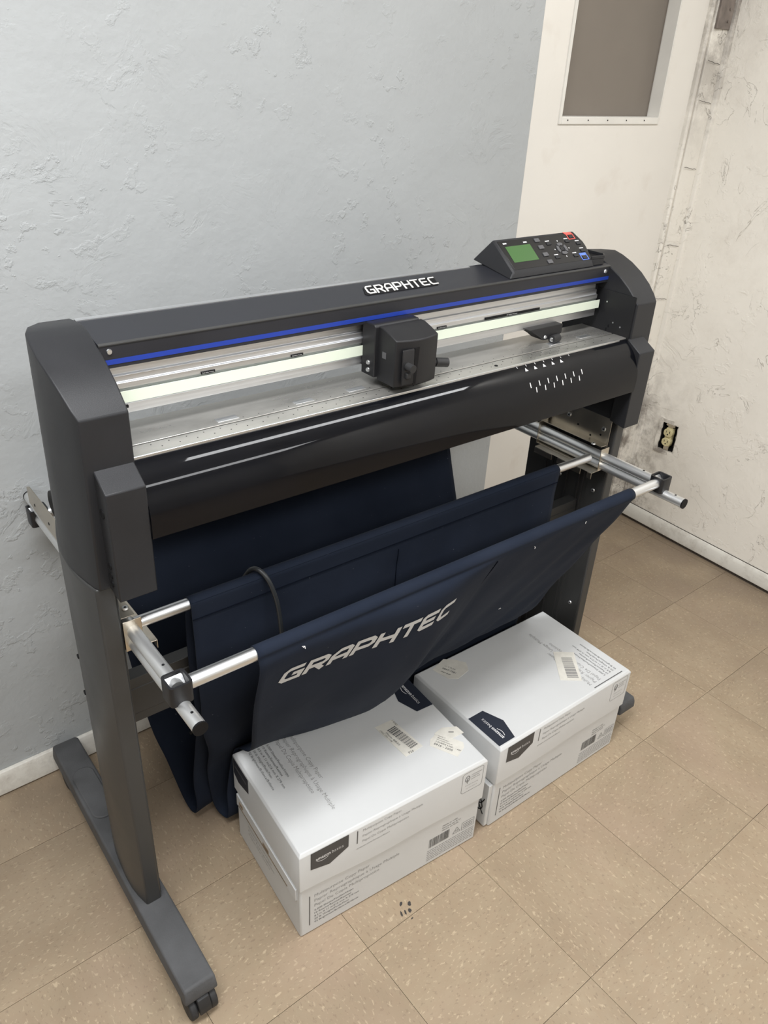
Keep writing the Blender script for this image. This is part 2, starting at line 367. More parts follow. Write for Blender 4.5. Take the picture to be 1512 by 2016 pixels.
# ================================================================== the room
T = 0.3048
XL, YF, YB, XR = -2.7, -3.1, 0.80, 1.30
floor = struct(MB().box(XL, XR, YF, YB+.1, -0.06, -0.003).build('floor', 'joint'), 'beige speckled vinyl tile floor with dark joints', 'floor')
g = 0.00045
tile_full = None
for i in range(math.floor(XL/T), math.ceil(XR/T)):
    for j in range(math.floor(YF/T), math.ceil(YB/T)):
        x0, x1 = max(i*T, XL), min((i+1)*T, XR); y0, y1 = max(j*T, YF), min((j+1)*T, YB)
        full = (x1-x0 > T-1e-6) and (y1-y0 > T-1e-6)
        cx, cy = (i+.5)*T, (j+.5)*T
        if full and tile_full:
            o = bpy.data.objects.new('tile', tile_full); C.objects.link(o); o.parent = floor
        else:
            o = MB().box(x0-cx+g, x1-cx-g, y0-cy+g, y1-cy-g, -0.003, 0).build('tile', 'tile', floor)
            if full: tile_full = o.data
        o.location = (cx, cy, 0)
        if full and (i+j) % 2: o.rotation_euler = (0, 0, math.pi/2)
        o.location.z = random.uniform(-.00025, 0)
# back wall: grey plaster up to a vertical edge, then a cream door panel with a window
XE = 0.466
struct(MB().box(XL-.1, XE, YB, YB+.12, 0, CEIL).build('wall_back', 'grey'), 'grey painted plaster wall behind the cutter', 'wall')
# right wall, three degrees out of square, with a rough hole for the outlet
def rw(t, off=0.0): return 1.274-0.053*(YB-t)+off     # x of the wall face at y = t
HY0, HY1, HZ0, HZ1 = 0.628, 0.696, 0.322, 0.431
def rquad(mb, y0, y1, z0, z1): mb.poly([(rw(y0), y0, z0), (rw(y1), y1, z0), (rw(y1), y1, z1), (rw(y0), y0, z1)])
wr = MB(); rquad(wr, YF-.1, HY0, 0, CEIL); rquad(wr, HY1, YB+.1, 0, CEIL); rquad(wr, HY0, HY1, 0, HZ0); rquad(wr, HY0, HY1, HZ1, CEIL)
for (a, b) in (((HY0, HZ0), (HY1, HZ0)), ((HY1, HZ0), (HY1, HZ1)), ((HY1, HZ1), (HY0, HZ1)), ((HY0, HZ1), (HY0, HZ0))):
    wr.poly([(rw(a[0]), a[0], a[1]), (rw(b[0]), b[0], b[1]), (rw(b[0], .012), b[0], b[1]), (rw(a[0], .012), a[0], a[1])])
wr.poly([(rw(y, .10), y, z) for y, z in ((YF-.1, 0), (YB+.1, 0), (YB+.1, CEIL), (YF-.1, CEIL))])
struct(wr.build('wall_right', 'cream', recalc=False), 'cracked cream plaster wall with an uncovered outlet', 'wall')
struct(MB().box(XL-.1, XL, YF-.1, YB+.1, 0, CEIL).build('wall_left', 'plain'), 'plain off-white wall outside the picture', 'wall')
struct(MB().box(XL-.1, XR+.1, YF-.1, YF, 0, CEIL).build('wall_front', 'plain'), 'plain off-white wall behind the viewer', 'wall')
struct(MB().box(XL-.1, XR+.2, YF-.1, YB+.2, CEIL, CEIL+.08).build('ceiling', 'plain'), 'plain white ceiling over the room', 'ceiling')
# baseboards
struct(MB().prism_x([(YB, 0), (YB-.013, 0.004), (YB-.013, .055), (YB-.008, .066), (YB, .068)], XL, XE).build('baseboard_back', 'base', bev=.002), 'off-white painted baseboard under the grey wall', 'baseboard')
bb = MB().prism_x([(0, .011), (-.014, .011), (-.014, .052), (-.007, .062), (0, .064)], 0, 3.9)
bb.mapv(lambda x, y, z: (rw(YB-x)+y, YB-x, z))
bbo = struct(bb.build('baseboard_right', 'base', bev=.002), 'off-white painted baseboard under the cream wall', 'baseboard')
for pf_ in ([(.002, .063), (-.0025, .063), (-.0025, .0648), (.002, .0648)], [(.002, -.001), (-.008, -.001), (-.008, .012), (.002, .012)]):
    gp = MB().prism_x(pf_, 0, 3.9); gp.mapv(lambda x, y, z: (rw(YB-x)+y, YB-x, z)); gp.build('gap_shade', 'gapdark', bbo)  # dark strips colour in the shade of the gaps above and below the baseboard
# door panel with a recessed brown pane
DX0, DX1, WX0, WX1, WZ0, WZ1 = XE, 1.165, 0.577, 1.017, 1.392, 2.05
dm = MB(); YD = YB+.002
for q in ((DX0, WX0, 0, CEIL), (WX1, DX1+.02, 0, CEIL), (WX0, WX1, 0, WZ0), (WX0, WX1, WZ1, CEIL)): dm.box(q[0], q[1], YD, YD+.12, q[2], q[3])
door = struct(dm.build('door_1', 'door'), 'cream painted door panel beside the grey wall', 'door')
MB().box(WX0, WX1, YD+.038, YD+.044, WZ0, WZ1).build('pane', 'pane', door)
fr = MB(); bw = .007
fr.box(WX0-.004, WX0+bw, YD-.004, YD+.036, WZ0-.006, WZ1).box(WX1-.002, WX1+.004, YD-.004, YD+.036, WZ0-.006, WZ1)
fr.box(WX0+bw, WX1-.002, YD-.004, YD+.036, WZ0-.006, WZ0+.012).box(WX0, WX1, YD-.004, YD+.036, WZ1-.01, WZ1+.01)
fro = fr.build('window_frame', 'bead', door, bev=.0012)
for k in range(5):
    nx = WX0+.03+k*.085; MB().cyl((nx, YD-.0055, WZ0+.004), (nx, YD-.0035, WZ0+.004), .0016, 8).build('nail', 'hole', fro)
# casing strip in the corner
ts = MB().prism_z([(DX1-.008, YB+.01), (DX1-.008, YB-.010), (DX1-.002, YB-.014), (DX1+.006, YB-.012), (DX1+.007, YB-.002), (DX1+.016, YB-.002), (DX1+.017, YB-.012), (DX1+.040, YB-.015), (rw(.785)-.020, YB-.018), (rw(.785)-.016, YB-.012), (rw(.785)-.011, YB-.026), (rw(.78)-.002, YB-.030), (rw(.78)+.02, YB-.028), (rw(.78)+.02, YB+.01)], 0, CEIL)
trim = struct(ts.build('trim_1', 'trim', bev=.002), 'cracked dirty casing strip in the room corner', 'trim')
for cz in (1.555, 1.452, 1.268, 1.035, .86):
    ck_ = MB(); pts = [(DX1+.018+k*.009, YB-.0185-.0003*k, cz+random.uniform(-.0012, .0012)-.0012*k) for k in range(8)]
    ck_.tube(pts, .0007, 5).build('crack', 'gapdark', trim)
hp = MB().box(1.186, 1.256, YB-.0205, YB-.013, 1.635, 1.80).build('metal_plate', 'grime', trim, bev=.001)
for hz in (1.655, 1.685, 1.72): MB().cyl((1.235, YB-.024, hz), (1.235, YB-.019, hz), .0035, 10, .002).build('rivet', 'grime', hp)
# ceiling fittings
for k, (lx, ly, ln, wd, pw) in enumerate(FITTINGS):
    e = tag(empty('ceiling_light', (lx, ly, CEIL)), ('white fluorescent ceiling fitting above the cutter', 'white fluorescent ceiling fitting above the grey wall left of the cutter', 'white fluorescent ceiling fitting behind the viewer on the right', 'white fluorescent ceiling fitting behind the viewer on the left')[k], 'light', 'fluorescent ceiling fittings')
    MB().prism_x([(-wd/2-.03, 0), (-wd/2-.01, -.08), (wd/2+.01, -.08), (wd/2+.03, 0)], -ln/2-.03, ln/2+.03).build('housing', 'fixture', e, bev=.004)
# wall outlet
oy, oz = (HY0+HY1)/2, (HZ0+HZ1)/2; ox = rw(oy)
outl = tag(empty('wall_outlet', (ox, oy, oz), math.radians(3.0)), 'ivory duplex outlet without cover in a broken wall cutout', 'outlet')
hw, hh = (HY1-HY0)/2+.002, (HZ1-HZ0)/2+.002
MB().box(.006, .06, -hw, hw, -hh, -hh+.003).box(.006, .06, -hw, hw, hh-.003, hh).box(.006, .06, -hw, -hw+.003, -hh, hh).box(.006, .06, hw-.003, hw, -hh, hh).box(.056, .06, -hw, hw, -hh, hh).build('box', 'hole', outl)
yk = MB().box(.004, .006, -.010, .010, -.052, .052).box(.003, .005, -.016, .016, .041, .050).cyl((.002, -.0125, .0455), (.006, -.0125, .0455), .005, 12).cyl((.002, .0125, .0455), (.006, .0125, .0455), .005, 12)
yk.build('mounting_strap', 'zinc', outl, bev=.0006)
MB().box(-.001, .02, -.0125, .0125, -.034, .034).build('body', 'ivory', outl, bev=.002)
for sz in (-.0175, .0185):
    fc = MB(); n = 24; ring = []
    for i in range(n):
        t = 2*math.pi*i/n; ring.append((max(-.0165, min(.0165, .018*math.cos(t))), .0155*math.sin(t)))
    fc.loft([[(x, y, z+sz) for y, z in ring] for x in (-.008, .012)]); fo = fc.build('socket_face', 'ivory', outl, bev=.0012)
    MB().box(-.0084, -.007, -.0075, -.0052, sz-.001, sz+.008).box(-.0084, -.007, .0052, .0072, sz, sz+.0075).cyl((-.0084, 0, sz-.006), (-.007, 0, sz-.006), .0026, 12).build('slot', 'hole', fo)
rg = MB(); n = 40; rnd = random.Random(5)
def rect_pt(t, a, b):
    t = (t % 1)*4; k = int(t); q = t-k
    return [(-a+2*a*q, -b), (a, -b+2*b*q), (a-2*a*q, b), (-a, b-2*b*q)][k]
ri_ = [rect_pt(i/n, hw-.004, hh-.004) for i in range(n)]; ro_ = [rect_pt(i/n, hw+.010, hh+.009) for i in range(n)]
for k in range(n):
    ri_[k] = (ri_[k][0]*(1-rnd.uniform(0, .10)), ri_[k][1]*(1-rnd.uniform(0, .05))); ro_[k] = (ro_[k][0]*(1+rnd.uniform(-.05, .05)), ro_[k][1]*(1+rnd.uniform(-.03, .03)))
rg.loft([[(.004, y, z) for y, z in ri_], [(-.0010, y, z) for y, z in ri_], [(-.0016, y, z) for y, z in ro_], [(.004, y, z) for y, z in ro_]], False)
rg.build('broken_plaster', 'trim', outl)

# ================================================================== the vinyl cutter (local frame, yaw -0.9 degrees)
MO = (-0.25, 0.40, 0.0); MY = math.radians(-0.9)
cut = tag(empty('vinyl_cutter', MO, MY), 'charcoal floor-standing vinyl cutting plotter with navy cloth media basket', 'plotter')
def to_world(x, y, z):
    c, s = math.cos(MY), math.sin(MY); return (MO[0]+c*x-s*y, MO[1]+s*x+c*y, z)
def screw(p, d, r, parent, name='screw', mt='alu'):
    p = Vector(p); d = Vector(d).normalized()
    b = MB().cyl(p, p+d*r*.45, r, 16, r*.8).build(name, mt, parent)
    MB().cyl(p+d*r*.40, p+d*r*.50, r*.38, 6).build('socket', 'black', b) if r > .0045 else None
    return b
# --- end caps
XO = [(-.137, .0700), (-.125, .0745), (-.105, .0785), (-.077, .0825), (-.047, .0850), (-.020, .0838), (.000, .0810), (.030, .0700), (.055, .0480)]
ZT = [1.0850, 1.0975, 1.1150, 1.1340, 1.1490, 1.1600, 1.1660, 1.1640, 1.1610]
for side in (0, 1):
    fx = (lambda x: x) if side == 0 else (lambda x: -.089-x)
    rings = []
    for (y, wdt), zt in zip(XO, ZT):
        xo = -.599-wdt; rings.append([(fx(-.599), y, .822), (fx(-.599), y, zt), (fx(xo+.003), y, zt), (fx(xo-.003), y, .822)])
    cap = MB().loft(rings).build('end_cap', 'plastic', cut, bev=.0022, segs=3)
    # front arm housing below the cap
    x0, x1 = (-.657, -.600) if side == 0 else (.503, .556)
    arm = MB().prism_x([(-.130, .822), (-.171, .816), (-.172, .990), (-.134, 1.013)], x0, x1).build('arm_housing', 'plastic', cut, bev=.0018)
    if side == 0:
        for zz, rr in ((.953, .0075), (.868, .005), (.852, .005), (.838, .0055)):
            MB().cyl((x0-.0010, -.150, zz), (x0+.002, -.150, zz), rr, 14).build('screw_recess', 'black', arm)
# --- inner wall of the right cap with its small holes
iw = MB().box(.5085, .5100, -.132, .05, .835, 1.10).build('inner_plate', 'dplastic', cut)
for y, z in ((-.060, 1.075), (-.085, 1.035), (-.105, 1.03)): MB().cyl((.5087, y, z), (.508, y, z), .0018, 10).build('pin', 'alu', iw)
for y, z in ((-.075, 1.025), (-.070, 1.017)): MB().box(.5078, .5087, y-.0015, y+.0015, z-.003, z+.003).build('slot', 'black', iw)
# --- top cover between the caps
XI0, XI1 = -.599, .510
cov = MB().prism_x([(-.050, 1.115), (-.050, 1.1485), (-.048, 1.1505), (.026, 1.1628), (.027, 1.1618), (.039, 1.1632), (.041, 1.158), (.041, 1.05), (.037, 1.05), (.037, 1.115)], XI0, XI1).build('top_cover', 'cover', cut, bev=.0008)
MB().box(XI0, XI1, -.0506, -.0495, 1.1205, 1.1276).build('blue_stripe', 'blue', cov)
MB().prism_x([(.0300, 1.1622), (.0300, 1.1634), (.0385, 1.1645), (.0385, 1.1634)], XI0, .17).build('back_trim', 'rail', cov)
MB().prism_x([(-.0510, 1.1478), (-.0510, 1.1492), (-.0478, 1.1512), (-.0470, 1.1500)], XI0, XI1).build('edge_bead', 'steelpaint', cov)
screw((-.585, -.0500, 1.139), (0, -1, 0), .0042, cov); screw((.496, -.0500, 1.139), (0, -1, 0), .0042, cov)
kc = .0123/.074
def on_cover(x, b): y = -.0225+b; return (x, y, 1.1505+(y+.048)*kc+.0022)
bd = MB(); bp_ = [(-.120, -.0245), (.036, -.0245), (.040, -.024), (.0555, .0075), (-.104, .0085), (-.1115, .004), (-.124, -.020)]
bd.loft([[(x, y, 1.1505+(y+.048)*kc+dz) for x, y in bp_] for dz in (-.0005, .0014)])
bdo = bd.build('badge', 'black', cov, bev=.0004)
wm = MB(); wordmark(wm, 'GRAPHTEC', -.1185, .0206, .0180, .0285, .0095, .0033, on_cover)
tag(wm.build('badge_lettering', 'badge', cov, solid=.0012, recalc=False), 'silver lettering GRAPHTEC on the top cover')
# --- guide rail with encoder strip and tiny labels
rl = MB().prism_x([(-.045, 1.0435), (-.045, 1.058), (-.0425, 1.059), (-.0425, 1.0795), (-.0445, 1.081), (-.0445, 1.0895), (-.0405, 1.0905), (-.0405, 1.099), (-.036, 1.100), (-.036, 1.117), (.030, 1.117), (.030, 1.0435)], XI0, .491).build('guide_rail', 'rail', cut, bev=.0005)
MB().box(XI0, .497, -.0485, -.0475, 1.0605, 1.0780).build('encoder_strip', 'strip', rl)
for x in (-.4375, -.2785, -.121, .038):
    MB().box(x-.0117, x+.0117, -.0458, -.0448, 1.0800, 1.0840).build('rail_label', 'black', rl)
    lt = MB(); put_text(lt, 'Push Roller Position', .019, .0014, lambda a, b, x=x: (x-.0095+a, -.0460, 1.0812+b)); lt.build('label_text', 'white', rl, recalc=False)
MB().box(.1494, .3058, -.0458, -.0448, 1.0800, 1.0848).build('rail_label', 'black', rl)
lt = MB(); put_text(lt, '24" Roller Position', .030, .0019, lambda a, b: (.209+a, -.0460, 1.0814+b)); lt.build('label_text', 'white', rl, recalc=False)
MB().box(-.588, -.566, -.0475, -.044, 1.0520, 1.0560).build('rail_stop', 'black', rl)
MB().box(.491, .508, -.030, .030, 1.045, 1.112).build('rail_end_plate', 'dplastic', cut)
# --- platen
pl = MB().box(XI0, .508, -.0885, -.004, 1.004, 1.0125).box(XI0, .508, -.126, -.0925, 1.003, 1.0125).build('platen', 'platen', cut, bev=.0006)
MB().box(XI0, .508, -.0925, -.0885, 1.003, 1.0105).build('cutting_groove', 'black', pl)
MB().box(XI0, .483, -.1285, -.1255, 1.006, 1.0132).build('platen_front_edge', 'alu', pl, bev=.0006)
hl = MB()
for k in range(38):
    for yy in (-.100, -.112): hl.cyl((-.56+k*.0275+(0.012 if yy < -.11 else 0), yy, 1.0120), (-.56+k*.0275+(.012 if yy < -.11 else 0), yy, 1.0127), .0011, 8)
for k in range(30): hl.cyl((-.40+k*.0275, -.080, 1.0120), (-.40+k*.0275, -.080, 1.0127), .0010, 8)
tag(hl.build('vacuum_holes', 'black', pl), None, kind='stuff')
for x in (-.425, -.285, -.178, -.02, .335, .43):
    MB().box(x-.018, x+.018, -.0800, -.0660, 1.0122, 1.0133).build('grit_roller', 'rail', pl, bev=.0004)
MB().cyl((.125, -.112, 1.0125), (.125, -.112, 1.0135), .0035, 12).build('media_sensor', 'black', pl)
MB().box(XI0, .508, -.118, -.012, .910, 1.004).build('platen_body', 'dplastic', cut)
# --- pinch rollers under the rail
for x in (.325, -.088):
    a = MB().prism_y([(x-.062, 1.0475), (x+.040, 1.0475), (x+.040, 1.028), (x+.012, 1.0200), (x-.015, 1.020), (x-.030, 1.030)], -.064, -.030).build('pinch_roller', 'dplastic', cut, bev=.001)
    MB().cyl((x+.004, -.070, 1.0205), (x+.028, -.066, 1.0205), .0085, 18).build('roller', 'rubber', a)
    screw((x-.012, -.0645, 1.027), (0, -1, 0), .0038, a); screw((x+.004, -.070, 1.0205), (-.6, -1, 0), .0046, a)
# --- front roll cover
prof = [(-.124, 1.0105), (-.130, 1.0085), (-.139, 1.0035), (-.150, .9945), (-.1585, .9850), (-.165, .9735), (-.1705, .9600), (-.1735, .9470), (-.1748, .9330), (-.1745, .9180), (-.1735, .9050)]
pp = catmull([(0, y, z) for y, z in prof], 4)
inner = [(y+.004, z-.003) for y, z in prof[::-1]]
rc = MB().prism_x([(q.y, q.z) for q in pp]+[(-.169, .905)]+inner[1:], XI0-.001, .506).build('roll_cover', 'roll', cut, sharp=40)
def prof_at(y):
    for a, b in zip(prof, prof[1:]):
        if b[0] <= y <= a[0]: t = (y-a[0])/(b[0]-a[0]); return a[1]+t*(b[1]-a[1])
    return prof[-1][1]
def roll_mark(mb, x, y, wx, hy, tri=False):
    ys = [y-hy/2, y, y+hy/2]
    if tri: mb.add([(x-wx/2, ys[0]-.0006, prof_at(ys[0])+.0006), (x+wx/2, ys[0]-.0006, prof_at(ys[0])+.0006), (x, ys[2]-.0006, prof_at(ys[2])+.0008)], [(0, 1, 2)])
    else: mb.grid([[(x-wx/2, q-.0006, prof_at(q)+.0006), (x+wx/2, q-.0006, prof_at(q)+.0006)] for q in ys])
for n_, x0_, dx_, y_, wx_, hy_, tr_ in ((7, .1736, .02525, -.1615, .0022, .0050, False), (6, .1875, .02532, -.1665, .0022, .0038, False), (5, .1802, .0254, -.1390, .0085, .0060, True), (7, .1620, .0251, -.1315, .0012, .0035, False)):
    for k in range(n_):
        mk = MB(); roll_mark(mk, x0_+k*dx_, y_, wx_, hy_, tr_); mk.build('position_mark', 'white', rc, recalc=False)
# --- cutting carriage
cr = empty('carriage'); cr.parent = cut
MB().prism_x([(-.082, 1.030), (-.082, 1.118), (-.078, 1.1215), (-.056, 1.1215), (-.046, 1.115), (-.046, 1.030)], -.147, -.050).build('back_plate', 'dplastic', cr, bev=.0015)
def yfront(x): t = (x+.0925)/.0465; return -.1365+.0085*t*t
st = [-.139, -.128, -.115, -.0995, -.0925, -.083, -.070, -.057, -.046]; rings = []
for x in st:
    yf = yfront(x); rings.append([(x, -.080, 1.0245), (x, yf, 1.0245), (x, yf, 1.1045+.001*(abs(x+.0925)/.0465)), (x, -.108, 1.1135), (x, -.092, 1.1185), (x, -.080, 1.1190)])
sh = MB().loft(rings).build('shell', 'dplastic', cr, bev=.0018)
MB().prism_x([(yfront(-.105)-.001, 1.030), (yfront(-.105)-.004, 1.030), (yfront(-.105)-.003, 1.088), (yfront(-.105)-.001, 1.092)], -.1315, -.106).build('tool_panel', 'dplastic', sh, bev=.001)
MB().prism_y([(-.1045, 1.028), (-.099, 1.028), (-.0945, 1.092), (-.1045, 1.091)], yfront(-.0985)-.0012, yfront(-.0985)+.004).build('groove', 'black', sh)
MB().box(-.1265, -.1125, yfront(-.12)-.0056, yfront(-.12)-.003, 1.036, 1.074).build('tool_slot', 'black', sh)
MB().cyl((-.1205, yfront(-.12)-.003, 1.063), (-.1195, yfront(-.12)-.020, 1.062), .0068, 16, .0072).build('tool_knob', 'rubber', sh)
MB().box(-.1245, -.1145, yfront(-.12)-.011, yfront(-.12)-.004, 1.042, 1.052).build('tool_clip', 'rubber', sh, bev=.0015)
MB().box(-.1398, -.1385, -.104, -.094, 1.068, 1.079).build('side_window', 'key', sh)
screw((-.1475, -.066, 1.053), (-1, -.3, 0), .0042, cr); screw((-.1475, -.066, 1.040), (-1, -.3, 0), .0042, cr)
pk = MB().cyl((-.046, -.093, 1.043), (-.020, -.098, 1.041), .006, 14).cyl((-.020, -.098, 1.041), (.004, -.104, 1.038), .0085, 18)
pk.build('pen_knob', 'rubber', cr); MB().cyl((.0035, -.1039, 1.0381), (.0046, -.1042, 1.038), .0058, 16).build('pen_knob_bore', 'black', cr)
# --- control panel
cp = empty('control_panel'); cp.parent = cut
arc = [(.4554, 1.0), (.4617, .813), (.4669, .645), (.4671, .484), (.4626, .25), (.4570, 0.0)]
def face(x, s, up=0.0):
    y = -.042+.064*s; z = 1.162+.050*s; nl = math.hypot(.05, .064); return (x, y-up*.05/nl, z+up*.064/nl)
outl2 = [(.2185, 0.0)]+[(a, s) for a, s in arc[::-1]]+[(.2165, 1.0)]
hb = MB(); top = [face(a, s) for a, s in outl2]; bot = []
for (a, s), q in zip(outl2, top): bot.append((a-(0.012 if a < .3 else -.002), -.046 if s < .05 else (-.046+.106*s), 1.1508+(.106*s)*kc))
hb.loft([bot, top]); hb.build('housing', 'plastic', cp, bev=.0025)
hb2 = MB(); hb2.loft([[face(.2255+(a-.2185)*.955, .07+s*.865, h) for a, s in outl2] for h in (-.002, .0006)]); pf = hb2.build('panel_face', 'pface', cp, bev=.0003)
def fbox(x0, x1, s0, s1, h0, h1): return MB().loft([[face(x0, s0, h), face(x1, s0, h), face(x1, s1, h), face(x0, s1, h)] for h in (h0, h1)])
fbox(.2358, .3068, .272, .752, .0002, .0010).build('screen', 'lcd', pf)
for s in (.831, .613, .386, .160): fbox(.3252, .3392, s-.055, s+.055, .0004, .0024).build('key', 'key', pf, bev=.0004)
for (x, s) in ((.3601, .690), (.4182, .700), (.4479, .596), (.4471, .358), (.4175, .240), (.3617, .256), (.4375, .822), (.4401, .140)):
    fbox(x-.0065, x+.0065, s-.040, s+.040, .0004, .0022).build('key', 'plastic', pf, bev=.0004)
    lt = fbox(x-.006, x+.006, s+.075, s+.098, .0007, .0008); lt.build('key_caption', 'white', pf)
for (x, s, mt_) in ((.4375, .835, 'red'), (.4401, .160, 'bluek')):
    r_ = MB()
    for (a0, a1, b0, b1) in ((x-.0105, x+.0105, s+.058, s+.13), (x-.0105, x+.0105, s-.090, s-.072), (x-.0105, x-.0085, s-.08, s+.08), (x+.0085, x+.0105, s-.08, s+.08)):
        if mt_ == 'red' and a1-a0 > .01 and b0 > s: r_.loft([[face(a0, b0, h), face(a1, b0, h), face(a1-.003, b1, h), face(a0-.006, b1+.02, h)] for h in (.0004, .0009)])
        else: r_.loft([[face(a0, b0, h), face(a1, b0, h), face(a1, b1, h), face(a0, b1, h)] for h in (.0004, .0009)])
    r_.build('key_surround', mt_, pf)
for k in range(4):
    t0 = math.pi/4+k*math.pi/2+.14; t1 = t0+math.pi/2-.28; sg = MB()
    ring_o = []; ring_i = []
    for q in range(7):
        t = t0+(t1-t0)*q/6; ring_o.append((.3895+.0150*math.cos(t), .496+.0150*math.sin(t)/.0812)); ring_i.append((.3895+.0080*math.cos(t), .496+.0080*math.sin(t)/.0812))
    sg.loft([[face(a, s, h) for a, s in ring_o+ring_i[::-1]] for h in (.0004, .0022)]); sg.build('arrow_key', 'key', pf, bev=.0003)
fbox(.3845, .3945, .44, .55, .0004, .0020).build('key', 'dplastic', pf, bev=.0003)
for (x, s) in ((.240, .845), (.297, .825)): fbox(x-.005, x+.005, s-.018, s+.018, .0007, .0009).build('key_caption', 'white', pf)
for (x, s) in ((.3895, .745), (.3895, .255), (.3680, .50), (.4110, .49)): fbox(x-.001, x+.001, s-.016, s+.016, .0007, .0009).build('arrow_mark', 'white', pf)
tr = MB().prism_z([(.455, -.040), (.492, -.044), (.5075, -.030), (.5075, .040), (.462, .040)], 1.152, 1.1655)
tr.build('pen_tray', 'plastic', cp, bev=.001)
MB().prism_z([(.459, -.035), (.490, -.039), (.503, -.028), (.503, .035), (.466, .035)], 1.1650, 1.1660).build('tray_floor', 'black', cp)
MB().prism_z([(.455, -.0405), (.492, -.0445), (.4925, -.0415), (.456, -.0375)], 1.1655, 1.1715).prism_z([(.492, -.0445), (.508, -.0305), (.505, -.0285), (.491, -.0415)], 1.1655, 1.1715).prism_z([(.505, -.030), (.508, -.030), (.508, .040), (.505, .040)], 1.1655, 1.1715).build('tray_rim', 'plastic', cp, bev=.0006)

# --- stand: legs, feet, casters, cross beam
SEC = [(-.648, -.132), (-.677, -.132), (-.6835, -.105), (-.6866, -.080), (-.6868, -.050), (-.6845, -.015), (-.6810, .0156), (-.6725, .055), (-.659, .1005), (-.648, .118)]
for side in (0, 1):
    fx = (lambda x: x) if side == 0 else (lambda x: -.111-x)
    leg = MB().prism_z([(fx(x), y) for x, y in SEC], .088, .8225).build('leg', 'steelpaint', cut, bev=.0035, segs=3, sharp=30)
    xi = fx(-.648); sg = 1 if side == 0 else -1
    MB().box(xi, xi+sg*.0015, -.128, -.082, .10, .80).build('inner_panel', 'steelpaint', leg)
    for yy in (-.070, -.058, -.020, .030, .050): MB().box(xi, xi+sg*.003, yy, yy+.004, .10, .80).build('rib', 'steelpaint', leg)
    for y, z in ((-.103, .620), (-.103, .281), (.003, .620)): screw((xi+sg*.0015, y, z), (sg, 0, 0), .0055, leg)
    if side == 0:
        for y, z in ((.035, .585), (.035, .502)): MB().cyl((-.679, y, z), (-.6755, y, z), .0045, 12).build('screw_hole', 'black', leg)
    ff = (lambda x: x) if side == 0 else (lambda x: -.108-x)
    F0, F1 = ff(-.696), ff(-.632); f0, f1 = min(F0, F1), max(F0, F1)
    fm = MB(); rings = []
    for (y, z0, z1, ins) in ((-.3285, .056, .074, .004), (-.321, .054, .0885, .003), (-.20, .050, .0905, .002), (.0, .048, .0905, .002), (.25, .050, .0905, .002), (.362, .052, .0905, .003), (.373, .056, .086, .006)):
        rings.append([(f0, y, z0), (f1, y, z0), (f1-ins, y, z1), (f0+ins, y, z1)])
    foot = fm.loft(rings).build('foot', 'foot', cut, bev=.004, segs=3)
    rr = []
    for k in range(24):
        t = 2*math.pi*k/24; rr.append(((f0+f1)/2+.024*math.cos(t), .185+(.055 if math.sin(t) > 0 else -.055)+.024*math.sin(t)))
    MB().prism_z(rr, .0895, .0945).build('foot_pad', 'foot', foot, bev=.003)
    for yc, dirn in (((-.312, -1), (.318, 1)) if side == 0 else ((-.262, 1), (.318, 1))):
        cx = (f0+f1)/2
        h = MB(); hr = [(yc-.024*dirn, .034), (yc-.024*dirn, .057), (yc+.020*dirn, .057), (yc+.029*dirn, .040), (yc+.027*dirn, .022), (yc+.012*dirn, .030)]
        h.prism_x(hr, cx-.011, cx+.011).build('caster_housing', 'rubber', foot, bev=.0015)
        for s_ in (-1, 1): MB().cyl((cx+s_*.012, yc, .0255), (cx+s_*.026, yc, .0255), .0255, 24).build('caster_wheel', 'rubber', foot, bev=.003)
beam = MB().prism_x([(-.063, .480), (-.063, .499), (-.0645, .500), (-.0645, .5545), (-.063, .5555), (-.063, .577), (-.036, .577), (-.036, .480)], -.648, .537).build('cross_beam', 'steelpaint', cut, bev=.0008)

